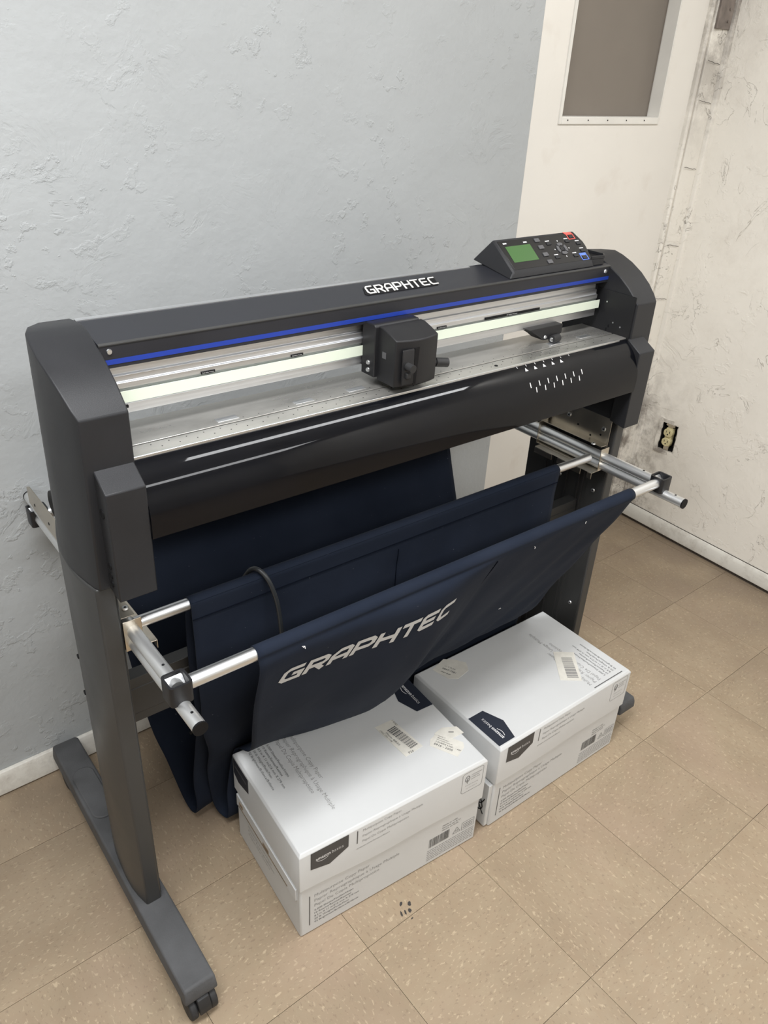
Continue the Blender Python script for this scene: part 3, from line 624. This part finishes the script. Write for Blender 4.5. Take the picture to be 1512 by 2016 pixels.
# --- basket support: brackets, sliding tubes, rods, clamps
for side in (0, 1):
    X = (-.632, .507)[side]; sg = (1, -1)[side]; xp = (-.6465, .5295)[side]   # tube axis, inward sign, leg-side plate
    b = MB()
    b.box(min(xp, xp+sg*.0016), max(xp, xp+sg*.0016), -.122, .072, .742, .830)
    b.box(min(xp, xp+sg*.024), max(xp, xp+sg*.024), -.122, .072, .7500, .7515)
    b.box(X-.0145, X+.0145, -.1335, -.1320, .6965, .7515); b.box(X-.0145, X+.0145, .058, .0595, .6965, .7515)
    b.box(X-.0145, X+.0145, -.133, .059, .6955, .6970)
    xs0, xs1 = (X+.0145, X+.036) if side == 0 else (X-.036, X-.0145)
    b.box(xs0, xs1, -.133, .044, .6955, .6970)
    xe = xs1 if side == 0 else xs0
    for (y0, y1) in ((-.133, -.121), (-.101, -.029), (-.012, .044)): b.box(min(xe, xe-sg*.0015), max(xe, xe-sg*.0015), y0, y1, .681, .6955)
    br = b.build('bracket', 'zinc', cut, bev=.0005)
    for y, z in ((.0, .785), (-.104, .785)): screw((xp+sg*.0016, y, z), (sg, 0, 0), .0058, br)
    for y, z in ((-.03, .770), (-.07, .757), (-.098, .768)): MB().cyl((xp+sg*.0014, y, z), (xp+sg*.0021, y, z), .0026, 10).build('hole', 'black', br)
    screw((X+sg*.003, -.100, .7515), (0, 0, 1), .0055, br)
    for z, y0, y1 in ((.7300, -.287, .376), (.7082, -.352, .335)):
        tb = MB().cyl((X, y0, z), (X, y1, z), .0108, 24).build('slide_tube', 'tube', cut)
        far = y0 if z < .72 else y1; sgn = -1 if z < .72 else 1
        MB().cyl((X, far, z), (X, far+sgn*.003, z), .0114, 24).build('end_plug', 'black', tb)
        for yy in ((y0+.045,) if z > .72 else (y0+.022,)): MB().cyl((X, yy, z+.0100), (X, yy, z+.0112), .0022, 10).build('hole', 'black', tb)
    for y, z in ((-.287, .7305), (.335, .7085)):
        c_ = MB(); ro, ri = .0175, .0140
        def rsq(r, k=.006):
            out = []
            for (sx, sy) in ((1, 1), (-1, 1), (-1, -1), (1, -1)):
                for q in range(4):
                    t = math.atan2(sy, sx)-math.pi/4+q*math.pi/6; out.append((X+sx*(r-k)+k*math.cos(t), y+sy*(r-k)+k*math.sin(t)))
            return out
        o_, i_ = rsq(ro), rsq(ri, .004); n = len(o_); z0, z1 = z-.017, z+.017
        vs_ = [(a, q, zz) for zz in (z0, z1) for a, q in o_]+[(a, q, zz) for zz in (z0+.002, z1) for a, q in i_]
        fs_ = []
        for j in range(n):
            k_ = (j+1) % n; fs_ += [(j, k_, n+k_, n+j), (2*n+j, 3*n+j, 3*n+k_, 2*n+k_), (n+j, n+k_, 3*n+k_, 3*n+j), (j, 2*n+j, 2*n+k_, k_)]
        cl = c_.add(vs_, fs_).build('clamp', 'dplastic', cut)
        MB().add([(X-.0135, y-.012, z-.014), (X+.0135, y-.012, z-.014), (X+.0135, y+.0135, z+.012), (X-.0135, y+.0135, z+.012), (X-.0135, y+.0135, z-.014), (X+.0135, y+.0135, z-.014)], [(0, 1, 2, 3), (0, 3, 4), (1, 5, 2), (0, 4, 5, 1), (3, 2, 5, 4)]).build('clamp_wedge', 'alu', cl)
RODF, RODM, RODR = (-.287, .7330), (-.1120, .7270), (.335, .7085)
for (y, z), xa, xb, r in ((RODF, -.6145, .4895, .0108), (RODM, -.622, .478, .0100), (RODR, -.6145, .4895, .0108)):
    MB().cyl((xa, y, z), (xb, y, z), r, 24).build('basket_rod', 'alu', cut)
# rear media roller: bracket plate, knurled flange, white core
for X, sg in ((-.6325, 1), (.5075, -1)):
    p_ = MB().prism_x([(.055, .742), (.255, .742), (.318, .748), (.318, .782), (.300, .790), (.055, .790)], X-sg*.013-.001, X-sg*.013+.001).build('roller_plate', 'zinc', cut, bev=.0004)
    for yy in (.28, .20, .12): MB().cyl((X-sg*.0145, yy, .760), (X-sg*.0140, yy, .760), .003, 10).build('hole', 'black', p_)
    MB().cyl((X+sg*.004, .225, .782), (X+sg*.018, .225, .782), .026, 24).build('roller_flange', 'rubber', cut, bev=.001)
MB().cyl((-.612, .225, .782), (.487, .225, .782), .019, 24).build('media_roller', 'core', cut)
# mid support strip joins the caps low behind the platen
MB().box(-.599, .510, -.05, -.02, .840, .910).build('body_spine', 'dplastic', cut)

# --- basket cloth: front rod > floor loop behind the cartons > middle rod > second loop > rear rod
def loopaway(rod, r, a0, a1, n=7):
    return [(rod[0]+r*math.cos(math.radians(a0+(a1-a0)*k/(n-1))), rod[1]+r*math.sin(math.radians(a0+(a1-a0)*k/(n-1)))) for k in range(n)]
rF = .0122; rM = .0115
# stations: (name, y_left, z_left, x_left, y_right, z_right, x_right)
def lerp(a, b, t): return a+(b-a)*t
path = []
for y, z in loopaway(RODF, rF, -10, 205): path.append((y, z, -.5095, y, z, .4005))
fr_l = [(-.2960, .700, -.507), (-.262, .610, -.500), (-.218, .510, -.482), (-.150, .395, -.452), (-.070, .292, -.420)]
fr_r = [(-.2900, .715, .4005), (-.2480, .630, .401), (-.1950, .525, .403), (-.1300, .395, .405), (-.080, .2960, .412)]
for a, b in zip(fr_l, fr_r): path.append((a[0], a[1], a[2], b[0], b[1], b[2]))
NF0, NF1 = 7, 7+len(fr_l)
for a in ((-.0245, .2580, -.418, -.0460, .2580, .416), (-.012, .230, -.425, -.034, .230, .416), (.000, .120, -.436, -.024, .12, .414), (-.004, .065, -.438, -.020, .065, .415), (.002, .030, -.438, -.010, .032, .415), (.018, .018, -.440, .006, .020, .414),
          (.034, .030, -.448, .022, .034, .412), (.038, .075, -.456, .026, .08, .408), (.018, .185, -.470, .006, .19, .398), (-.026, .285, -.482, -.030, .285, .390), (-.074, .390, -.508, -.074, .39, .378), (-.104, .490, -.521, -.104, .49, .370), (-.1165, .580, -.528, -.1165, .58, .366), (-.1200, .665, -.530, -.119, .665, .364)): path.append(a)
NM = len(path)
for y, z in loopaway(RODM, rM, 190, -10): path.append((y, z, -.532, y, z, .364))
for a in ((-.094, .660, -.532, -.094, .66, .366), (-.082, .575, -.528, -.082, .575, .370), (-.074, .49, -.522, -.074, .49, .376), (-.046, .395, -.510, -.046, .395, .386), (.004, .28, -.498, .004, .28, .396), (.044, .15, -.492, .036, .15, .404), (.047, .070, -.488, .040, .07, .406), (.056, .034, -.488, .050, .036, .408), (.078, .020, -.490, .072, .022, .410), (.100, .034, -.494, .094, .040, .411),
          (.116, .080, -.502, .110, .09, .412), (.136, .145, -.512, .134, .16, .416), (.172, .225, -.525, .174, .26, .420), (.235, .400, -.532, .235, .42, .424), (.300, .590, -.532, .300, .60, .428)): path.append(a)
for y, z in loopaway(RODR, rF, 200, -20): path.append((y, z, -.532, y, z, .430))
Lp = catmull([(p[2], p[0], p[1]) for p in path], 4); Rp = catmull([(p[5], p[3], p[4]) for p in path], 4)
NU = 72
def belly(x):    # the logo part of the sling hangs forward as a belly, ending in a crease
    if x < -.16: return math.exp(-((x+.16)/.17)**2)
    return math.exp(-((x+.16)/.085)**2)
NSEG = len(Lp)
def edge_y(x):   # back edge of the carton lids along the cutter
    t = max(0, min(1, (x-.005)/.05)); a = -.033-.0805*(x+.4375)
    return a*(1-t)-.0535*t
def cloth_pt(i, u):
    a, b = Lp[i], Rp[i]; p = a.lerp(b, u); k = i/4.0
    we = max(0, 1-abs(k-NF1-.4)/1.9) if k < NF1+.4 else max(0, 1-(k-NF1-.4)/4.6)
    p.y += we*(edge_y(p.x)+.0075-lerp(-.0245, -.0460, (p.x+.418)/.828))
    if NF0-1 <= k <= NF1+.2:
        s = (k-(NF0-1))/(NF1-(NF0-1)); s = max(0, min(1, s))
        sh = (s**1.25)*((1-s)**.75)/.385
        B = belly(p.x)
        p.y -= .066*B*sh; p.z -= .020*B*sh
        # pull wrinkles running from the right clamp down to the cartons
        rt = max(0, min(1, (p.x-.0)/.25))
        p.y += .0045*rt*math.sin((p.x*1.0+s*.42)*58)*sh*.7
        p.y += .0030*math.sin(p.x*41+s*5)*sh
        p.y += .008*math.exp(-((p.x-.005)/.012)**2)*sh
    elif NF1+4 < k < NM-1:
        s = (k-NF1-4)/(NM-NF1-4)
        p.y += (.0035*math.sin(p.x*23+s*3)+.0025*math.sin(p.x*51-s*6))*math.sin(math.pi*min(1, max(0, s)))
        p.y += .004*math.exp(-((p.x+.10)/.010)**2)*math.sin(math.pi*min(1, max(0, s)))
    elif NM+8 < k < len(path)-7:
        s = (k-NM-8)/(len(path)-7-NM-8)
        p.y += (.006*math.sin(p.x*17+s*4)+.003*math.sin(p.x*44-s*7))*math.sin(math.pi*s)
        p.z += .006*math.sin(p.x*29)*math.sin(math.pi*s)
    return p
rows = [[cloth_pt(i, j/NU) for j in range(NU+1)] for i in range(NSEG)]
cl = MB().grid(rows).build('basket_cloth', 'cloth', cut, solid=.0016, sharp=80)
# hem stitch ridge under the middle rod
def cloth_surface(x, v):
    """point on the front panel v metres below the front tangent of the rod"""
    u = (x+.5095)/(.4005+.5095); u = max(0, min(1, u)); d = 0.0; i0 = (NF0-1)*4; prev = cloth_pt(i0, u); i = i0
    while True:
        i += 1; q = cloth_pt(i, u); st_ = math.hypot(q.y-prev.y, q.z-prev.z)
        if d+st_ >= v: t = (v-d)/st_; pt = prev.lerp(q, t); break
        d += st_; prev = q
    pt.x = x; nrm = Vector((0, -(prev.z-q.z), (prev.y-q.y)*-1)).normalized()
    return pt+Vector((0, -abs(nrm.y), abs(nrm.z)*.6))*.0022
def seam_crease(pts): tag(MB().tube(pts, .0009, 6).build('seam_crease', 'seamfold', cl), None)
off = Vector((0, -.0016, 0))
ih = (NM-1)*4+2
seam_crease([cloth_pt(ih, j/40)+off for j in range(41)])
seam_crease([cloth_pt(i, .484)+off for i in range((NM-6)*4, ih)])
seam_crease([cloth_pt(i, .548)+Vector((-.05*(i-NF0*4)/20, -.0018, .0006)) for i in range(NF0*4-1, NF1*4-4)])  # dark tube paints the fold shade along the front crease
lg = MB(); wordmark(lg, 'GRAPHTEC', -.467, .0447, .0415, .0385, .0105, .0090, lambda x, b: cloth_surface(x, .0935-b))
tag(lg.build('cloth_lettering', 'print_w', cl, recalc=False), 'pale grey slanted lettering GRAPHTEC on the basket front')
for (x, v) in ((.10, .020), (.245, .012), (-.43, .008), (.17, .30)):
    t_ = MB()
    for k in range(4):
        a = cloth_surface(x, v); t_.tube([a, a+Vector((random.uniform(-.006, .006), -.001, random.uniform(-.005, .005)))], .0005, 5)
    t_.build('lint_thread', 'white', cl)

# ================================================================== power cable
cbx = -.405
cab = catmull([to_world(*q) for q in ((cbx-.05, .120, .200), (cbx-.035, .060, .330), (cbx-.025, -.005, .560), (cbx-.012, -.070, .690), (cbx-.004, -.104, .7440), (cbx+.008, -.130, .7380), (cbx+.020, -.143, .690), (cbx+.026, -.147, .620), (cbx+.028, -.150, .540), (cbx+.028, -.146, .470), (cbx+.032, -.122, .400))], 8)
tag(MB().tube(cab, .0042, 12).build('power_cable', 'cable'), 'black power cable looped over the middle basket rod', 'cable')

# ================================================================== paper cartons
def barcode(mb, fn, n, seed):
    rnd = random.Random(seed); a = 0.0; wds = []
    while a < 1: wv = rnd.choice((.012, .012, .024, .036)); wds.append((a, min(1, a+wv))); a += wv+rnd.choice((.010, .014, .026))
    for (p, q) in wds: mb.poly([fn(p, 0), fn(q, 0), fn(q, 1), fn(p, 1)])
def quadmap(c, z, flip=False):
    a, b, cc, d = [Vector((*q, z)) for q in c]
    return lambda s, t: (a.lerp(b, s)).lerp(d.lerp(cc, s), t)
def carton(origin, yaw, label, flipped, seed):
    L, D, H, ZL = .441, .284, .250, .133
    e = tag(empty('paper_carton', (*origin, 0), math.radians(yaw)), label, 'box', 'copy paper cartons under the cutter')
    base = MB().box(0, L, 0, D, .0005, ZL+.02).build('base', 'card', e, bev=.004, segs=3)
    pr = .0035
    lm = MB(); x0, x1, y0, y1 = -pr, L+pr, -pr, D+pr
    nx = 14; rnd = random.Random(seed)
    low = []; hi = []
    ring = [(x0+(x1-x0)*k/nx, y0) for k in range(nx)]+[(x1, y0+(y1-y0)*k/8) for k in range(8)]+[(x1-(x1-x0)*k/nx, y1) for k in range(nx)]+[(x0, y1-(y1-y0)*k/8) for k in range(8)]
    def zl(x, y): return ZL+(.012*max(0, 1-x/.2) if not flipped else .006)+.002*math.sin(x*23+seed)
    lm.loft([[(x, y, zl(x, y)) for x, y in ring], [(x, y, H-.006) for x, y in ring], [(x+(.005 if x == x0 else 0)-(.005 if x == x1 else 0), y+(.005 if y == y0 else 0)-(.005 if y == y1 else 0), H) for x, y in ring]])
    lid = lm.build('lid', 'card', e, bev=.0015, sharp=50)
    yb, yl, eps = -.0004, -pr-.0004, 0
    fb = lambda a0, b0: (lambda a, b: (a0+a, yb, b0+b))
    fl = lambda a0, b0: (lambda a, b: (a0+a, yl, b0+b))
    # ---- front of the base
    t = MB(); th = -.010
    for s, wv, z in (('Multipurpose Copy Paper', .126, .1055), ('Papier Reprographique à Usage Multiple', .199, .0905), ('Papel De Copia Multipropósito', .150, .0755)): put_text(t, s, wv, .0088, fb(.031, z), th)
    t.build('printed_text', 'inkl', base, recalc=False)
    t = MB()
    for k, (s, wv) in enumerate((('5,000 Sheets/Feuilles/Hojas', .089), ('10 Reams/Rames/Resmas', .084), ('8.5 in X 11 in/216 mm X 279 mm', .103), ('20 lb Weight/Poids/Peso', .079), ('92 Brightness/Brillance/Brillante', .102))): put_text(t, s, wv, .0050, fb(.031, .0620-k*.0093))
    for k, (s, wv) in enumerate((('Made in USA', .041), ('Fabriqué aux É.-U.', .050), ('Hecho en EUA', .044))): put_text(t, s, wv, .0042, fb(.342, .1015-k*.0072))
    MB().box(.019, .0212, yb, yb+.0002, .025, .115).build('printed_bar', 'ink', base)
    t.build('printed_text', 'ink', base, recalc=False); t = MB()
    put_text(t, '25', .008, .0045, fb(.380, .0600))
    for (p, q) in (((.374, .056), (.394, .056)), ((.394, .056), (.384, .073)), ((.384, .073), (.374, .056))): stroke(t, [p, q], .0009, lambda a, b: (a, yb, b))
    for (p, q) in (((.398, .053), (.432, .053)), ((.432, .053), (.432, .076)), ((.432, .076), (.398, .076)), ((.398, .076), (.398, .053))): stroke(t, [p, q], .0008, lambda a, b: (a, yb, b))
    for k in range(3): t.box(.4015, .4285, yb, yb+.0002, .0580+k*.0055, .0592+k*.0055)
    tag(t.build('printed_symbols', 'ink', base, recalc=False), None, kind='stuff'); t = MB()
    barcode(t, lambda s, q: (.309+s*.054, yb, .054+q*.027), 30, 3)
    tag(t.build('barcode', 'ink', base, recalc=False), None, kind='stuff')
    t = MB()
    for k in range(6):
        rr = random.Random(k+seed); a = .306
        while a < .432: wv = rr.uniform(.004, .012); t.box(a, min(.434, a+wv), yb, yb+.0002, .0435-k*.0060, .0452-k*.0060); a += wv+.0016
    tag(t.build('fine_print', 'inkl', base, recalc=False), None, kind='stuff')
    # ---- front of the lid
    def banner(c0, ax, up, fm, wd=.082, ht=.050):
        b_ = MB(); pts = [(0, 0), (0, ht*.90), (wd, ht*.90), (wd, ht*.22), (wd*.50, -.010)]
        b_.poly([fm(c0[0]+ax[0]*a+up[0]*q, c0[1]+ax[1]*a+up[1]*q, 0) for a, q in pts]); return b_
    ff = lambda a, b, h: (a, yl-h, b)
    banner((.020, .198), (1, 0), (0, 1), ff).build('logo_banner', 'logof', lid, recalc=False)
    t = MB(); put_text(t, 'amazon', .0315, .0088, lambda a, b: (.031+a, yl-.0003, .2165+b), .012); put_text(t, 'basics', .025, .0088, lambda a, b: (.0655+a, yl-.0003, .2165+b), -.012)
    arcp = [(.034+.024*k/8, .2140-.0035*math.sin(math.pi*k/8)) for k in range(9)]; stroke(t, arcp, .0011, lambda a, b: (a, yl-.0003, b))
    t.build('logo_text', 'logow', lid, recalc=False)
    t = MB()
    for s, wv, z in (('Multipurpose Copy Paper', .090, .2300), ('Papier Reprographique à Usage Multiple', .143, .2145), ('Papel De Copia Multipropósito', .109, .1995)): put_text(t, s, wv, .0066, fl(.134, z), th)
    put_text(t, 'amazon.com/AmazonBasics', .077, .0040, fl(.121, .186))
    t.build('printed_text', 'inkl', lid, recalc=False)
    MB().box(.1205, .1228, yl, yl+.0002, .203, .239).build('printed_bar', 'ink', lid)
    t = MB()
    fx0, fx1, fz0, fz1 = .378, .434, .182, .240
    cn = .004; rp = [(fx0+cn, fz0), (fx1-cn, fz0), (fx1, fz0+cn), (fx1, fz1-cn), (fx1-cn, fz1), (fx0+cn, fz1), (fx0, fz1-cn), (fx0, fz0+cn), (fx0+cn, fz0)]
    stroke(t, rp, .0007, lambda a, b: (a, yl, b))
    lf = [(.392+.0055*math.cos(q), .221+.0085*math.sin(q)) for q in [-1.4+2*math.pi*k/14*.93 for k in range(15)]]; stroke(t, lf, .0016, lambda a, b: (a, yl, b)); stroke(t, [(.392, .207), (.392, .224)], .0014, lambda a, b: (a, yl, b)); stroke(t, [(.389, .216), (.395, .223)], .0010, lambda a, b: (a, yl, b))
    for k, s in enumerate(('SUSTAINABLE', 'FORESTRY', 'INITIATIVE')): put_text(t, s, (.028, .022, .024)[k], .0032, fl(.402, .226-k*.0062), th)
    put_text(t, 'Certified Sourcing', .034, .0026, fl(.388, .200), th); put_text(t, 'www.sfiprogram.org', .030, .0022, fl(.390, .191), th)
    tag(t.build('forestry_mark', 'ink', lid, recalc=False), None, kind='stuff')
    # ---- top of the lid (turned half round on the second carton)
    zt = H+.0004
    def tp(a, b, h=0.0): return (a, b, zt+h) if not flipped else (L-a, D+.006-b, zt+h)
    t = MB()
    for s, wv, x in (('Multipurpose Copy Paper', .138, .118), ('Papier Reprographique à Usage Multiple', .215, .1015), ('Papel De Copia Multipropósito', .161, .0855)): put_text(t, s, wv, .0098, lambda a, b, x=x: tp(x+b, .271-a), th)
    t.build('printed_text', 'inkl', lid, recalc=False)
    t = MB()
    for k, (s, wv) in enumerate((('5,000 Sheets/Feuilles/Hojas', .098), ('10 Reams/Rames/Resmas', .090), ('8.5 in X 11 in/216 mm X 279 mm', .120), ('20 lb Weight/Poids/Peso', .084), ('92 Brightness/Brillance/Brillante', .113))): put_text(t, s, wv, .0054, lambda a, b, k=k: tp(.0650-k*.0102+b, .269-a))
    MB().poly([tp(.020, .2815), tp(.124, .2815), tp(.124, .2840), tp(.020, .2840)]).build('printed_bar', 'ink', lid, recalc=False)
    t.build('printed_text', 'ink', lid, recalc=False)
    b_ = MB(); b_.poly([tp(a, b) for a, b in ((.440, .284), (.440, .186), (.396, .186), (.378, .234), (.393, .284))]); b_.build('logo_banner', 'logo', lid, recalc=False)
    t = MB(); put_text(t, 'amazon', .036, .0095, lambda a, b: tp(.412+b, .272-a, .0003), .012); put_text(t, 'basics', .028, .0095, lambda a, b: tp(.412+b, .2325-a, .0003), -.012)
    stroke(t, [(.408-.0035*math.sin(math.pi*k/8), .268-.024*k/8) for k in range(9)], .0012, lambda a, b: tp(a, b, .0003))
    t.build('logo_text', 'logow', lid, recalc=False)
    # ---- left end: banner, faint print, slit between the flaps
    if not flipped:
        xe = -pr-.0004
        MB().poly([(xe, y, z) for y, z in ((.284, .240), (.212, .240), (.212, .200), (.262, .186), (.284, .196))]).build('logo_banner', 'logo', lid, recalc=False)
        t = MB(); put_text(t, 'amazon basics', .055, .007, lambda a, b: (xe-.0003, .276-a, .219+b)); t.build('logo_text', 'inkl', lid, recalc=False)
        MB().box(-.0042, .001, .012, .278, .104, ZL+.004).build('end_flap', 'card', base, bev=.001)
        MB().box(-.0047, -.0038, .045, .268, .1080, .1118).build('flap_gap', 'cardin', base)
        MB().box(-.0052, -.0040, .125, .150, .110, .122).build('handle_cut', 'cardin', base)
        MB().box(-.0055, -.0038, .245, .262, .118, .128).build('torn_patch', 'cardin', base, bev=.002)
        t = MB()
        for k, (s, wv) in enumerate((('Multipurpose Copy Paper', .11), ('Papier Reprographique', .12), ('Papel De Copia', .10))): put_text(t, s, wv, .006, lambda a, b, k=k: (-.0005, .230-a, .078-k*.012+b), th)
        t.build('printed_text', 'inkl', base, recalc=False)
    else:
        MB().box(-.011, .000, .004, .16, .004, ZL+.002).build('end_flap', 'card', base, bev=.002)
        sc_ = catmull([(-.0118, y, z) for y, z in ((.012, .088), (.020, .070), (.030, .066), (.034, .078), (.026, .084), (.016, .060), (.024, .046), (.034, .052), (.030, .064), (.018, .048), (.012, .040))], 6)
        tag(MB().tube(sc_, .0011, 6).build('marker_scribble', 'black', base), 'black marker scribble')
    # ---- stuck labels
    def sticker(quad, name, mt_='label', h=.0005): return MB().loft([[(a, b, H-.0005) for a, b in quad], [(a, b, H+h) for a, b in quad]]).build(name, mt_, lid)
    if not flipped:
        qd = [(.288, .194), (.299, .091), (.347, .097), (.334, .194)]; s1 = sticker(qd, 'barcode_label')
        t = MB(); barcode(t, quadmap([(.306, .172), (.3205, .102), (.3415, .105), (.328, .175)], H+.0009), 30, 11)
        put_text(t, 'Plow 8832', .045, .0045, lambda a, b: (.2985+.12*a+b, .168-a, H+.0009)); put_text(t, '(703) 550-1108', .040, .0038, lambda a, b: (.2915+.1*a+b, .180-a, H+.0009)); put_text(t, '1 OSD', .018, .005, lambda a, b: (.3310+b, .192-a, H+.0009)); put_text(t, 'P24', .012, .006, lambda a, b: (.310+a, .0935+b, H+.0009))
        t.build('label_print', 'ink', lid, recalc=False)
        sticker([(.360, .090), (.392, .035), (.420, .048), (.428, .060), (.397, .111), (.372, .104)], 'address_label')
        sticker([(.388, .112), (.402, .082), (.446, .082), (.444, .104), (.414, .118)], 'address_label', h=.0008)
        dx, dy = Vector((.50, -.866)), None
        def lab(a, b, o=(.366, .086)): d = Vector((.52, -.854)); n_ = Vector((.854, .52)); p = Vector(o)+d*a+n_*b; return (p.x, p.y, H+.0012)
        t = MB(); put_text(t, '0916 - 2000', .042, .0055, lambda a, b: lab(a, b+.004)); put_text(t, 'T-PURPLE 3.25D', .040, .0036, lambda a, b: lab(a, b+.0125))
        for k in range(3): put_text(t, ('2001 E TROWEN SCHOOL RD', 'PRINCETON 08017', 'ORDER 17')[k], (.036, .026, .016)[k], .0022, lambda a, b, k=k: lab(a, b+.0195+k*.0055))
        put_text(t, '- ASF', .012, .004, lambda a, b: lab(.046+a, b+.012)); stroke(t, [(.418, .100), (.428, .094)], .0022, lambda a, b: (a, b, H+.0012))
        t.build('label_print', 'ink', lid, recalc=False)
    else:
        sticker([(.270, .072), (.312, .041), (.377, .122), (.335, .153)], 'barcode_label')
        t = MB(); barcode(t, quadmap([(.291, .068), (.334, .126), (.356, .111), (.313, .052)], H+.0009), 30, 23); t.build('label_print', 'inkl', lid, recalc=False)
        sticker([(.041, .273), (.052, .228), (.070, .214), (.112, .222), (.126, .246), (.108, .272), (.088, .287)], 'torn_label')
        t = MB(); put_text(t, '0897-7981', .042, .0060, lambda a, b: (.062+b*.9+a*.35, .262-a*.75+b*.35, H+.0010)); put_text(t, 'UNIT SHIP', .030, .0045, lambda a, b: (.052+b*.9+a*.35, .256-a*.75+b*.35, H+.0010)); put_text(t, '--- 4 A-16', .034, .0045, lambda a, b: (.073+b*.9+a*.35, .266-a*.75+b*.35, H+.0010))
        t.build('label_print', 'ink', lid, recalc=False)
    return e
carton((-.703, .096), -5.2, 'white copy paper carton at the left, with a dark slit across its end', False, 1)
carton((-.218, .057), -1.4, 'white copy paper carton at the right, with marker scribble on its end flap', True, 2)

# floor scuff marks in front of the left carton
for (a, b, r, el, an) in ((-.498, .032, .0030, 1.8, .6), (-.484, .022, .0038, 1.3, 1.0), (-.512, .014, .0022, 3.4, 1.2), (-.503, .012, .0020, 2.6, 1.3), (-.493, .010, .0042, 1.3, .9), (-.500, -.006, .0016, 1.8, .2)):
    pts = []
    for k in range(11):
        t = 2*math.pi*k/11; q = r*random.uniform(.7, 1.15); x_, y_ = q*math.cos(t)*el, q*math.sin(t)
        pts.append((a+x_*math.cos(an)-y_*math.sin(an), b+x_*math.sin(an)+y_*math.cos(an)))
    MB().prism_z(pts, -.0002, .00025).build('scuff_mark', 'scuff', floor)
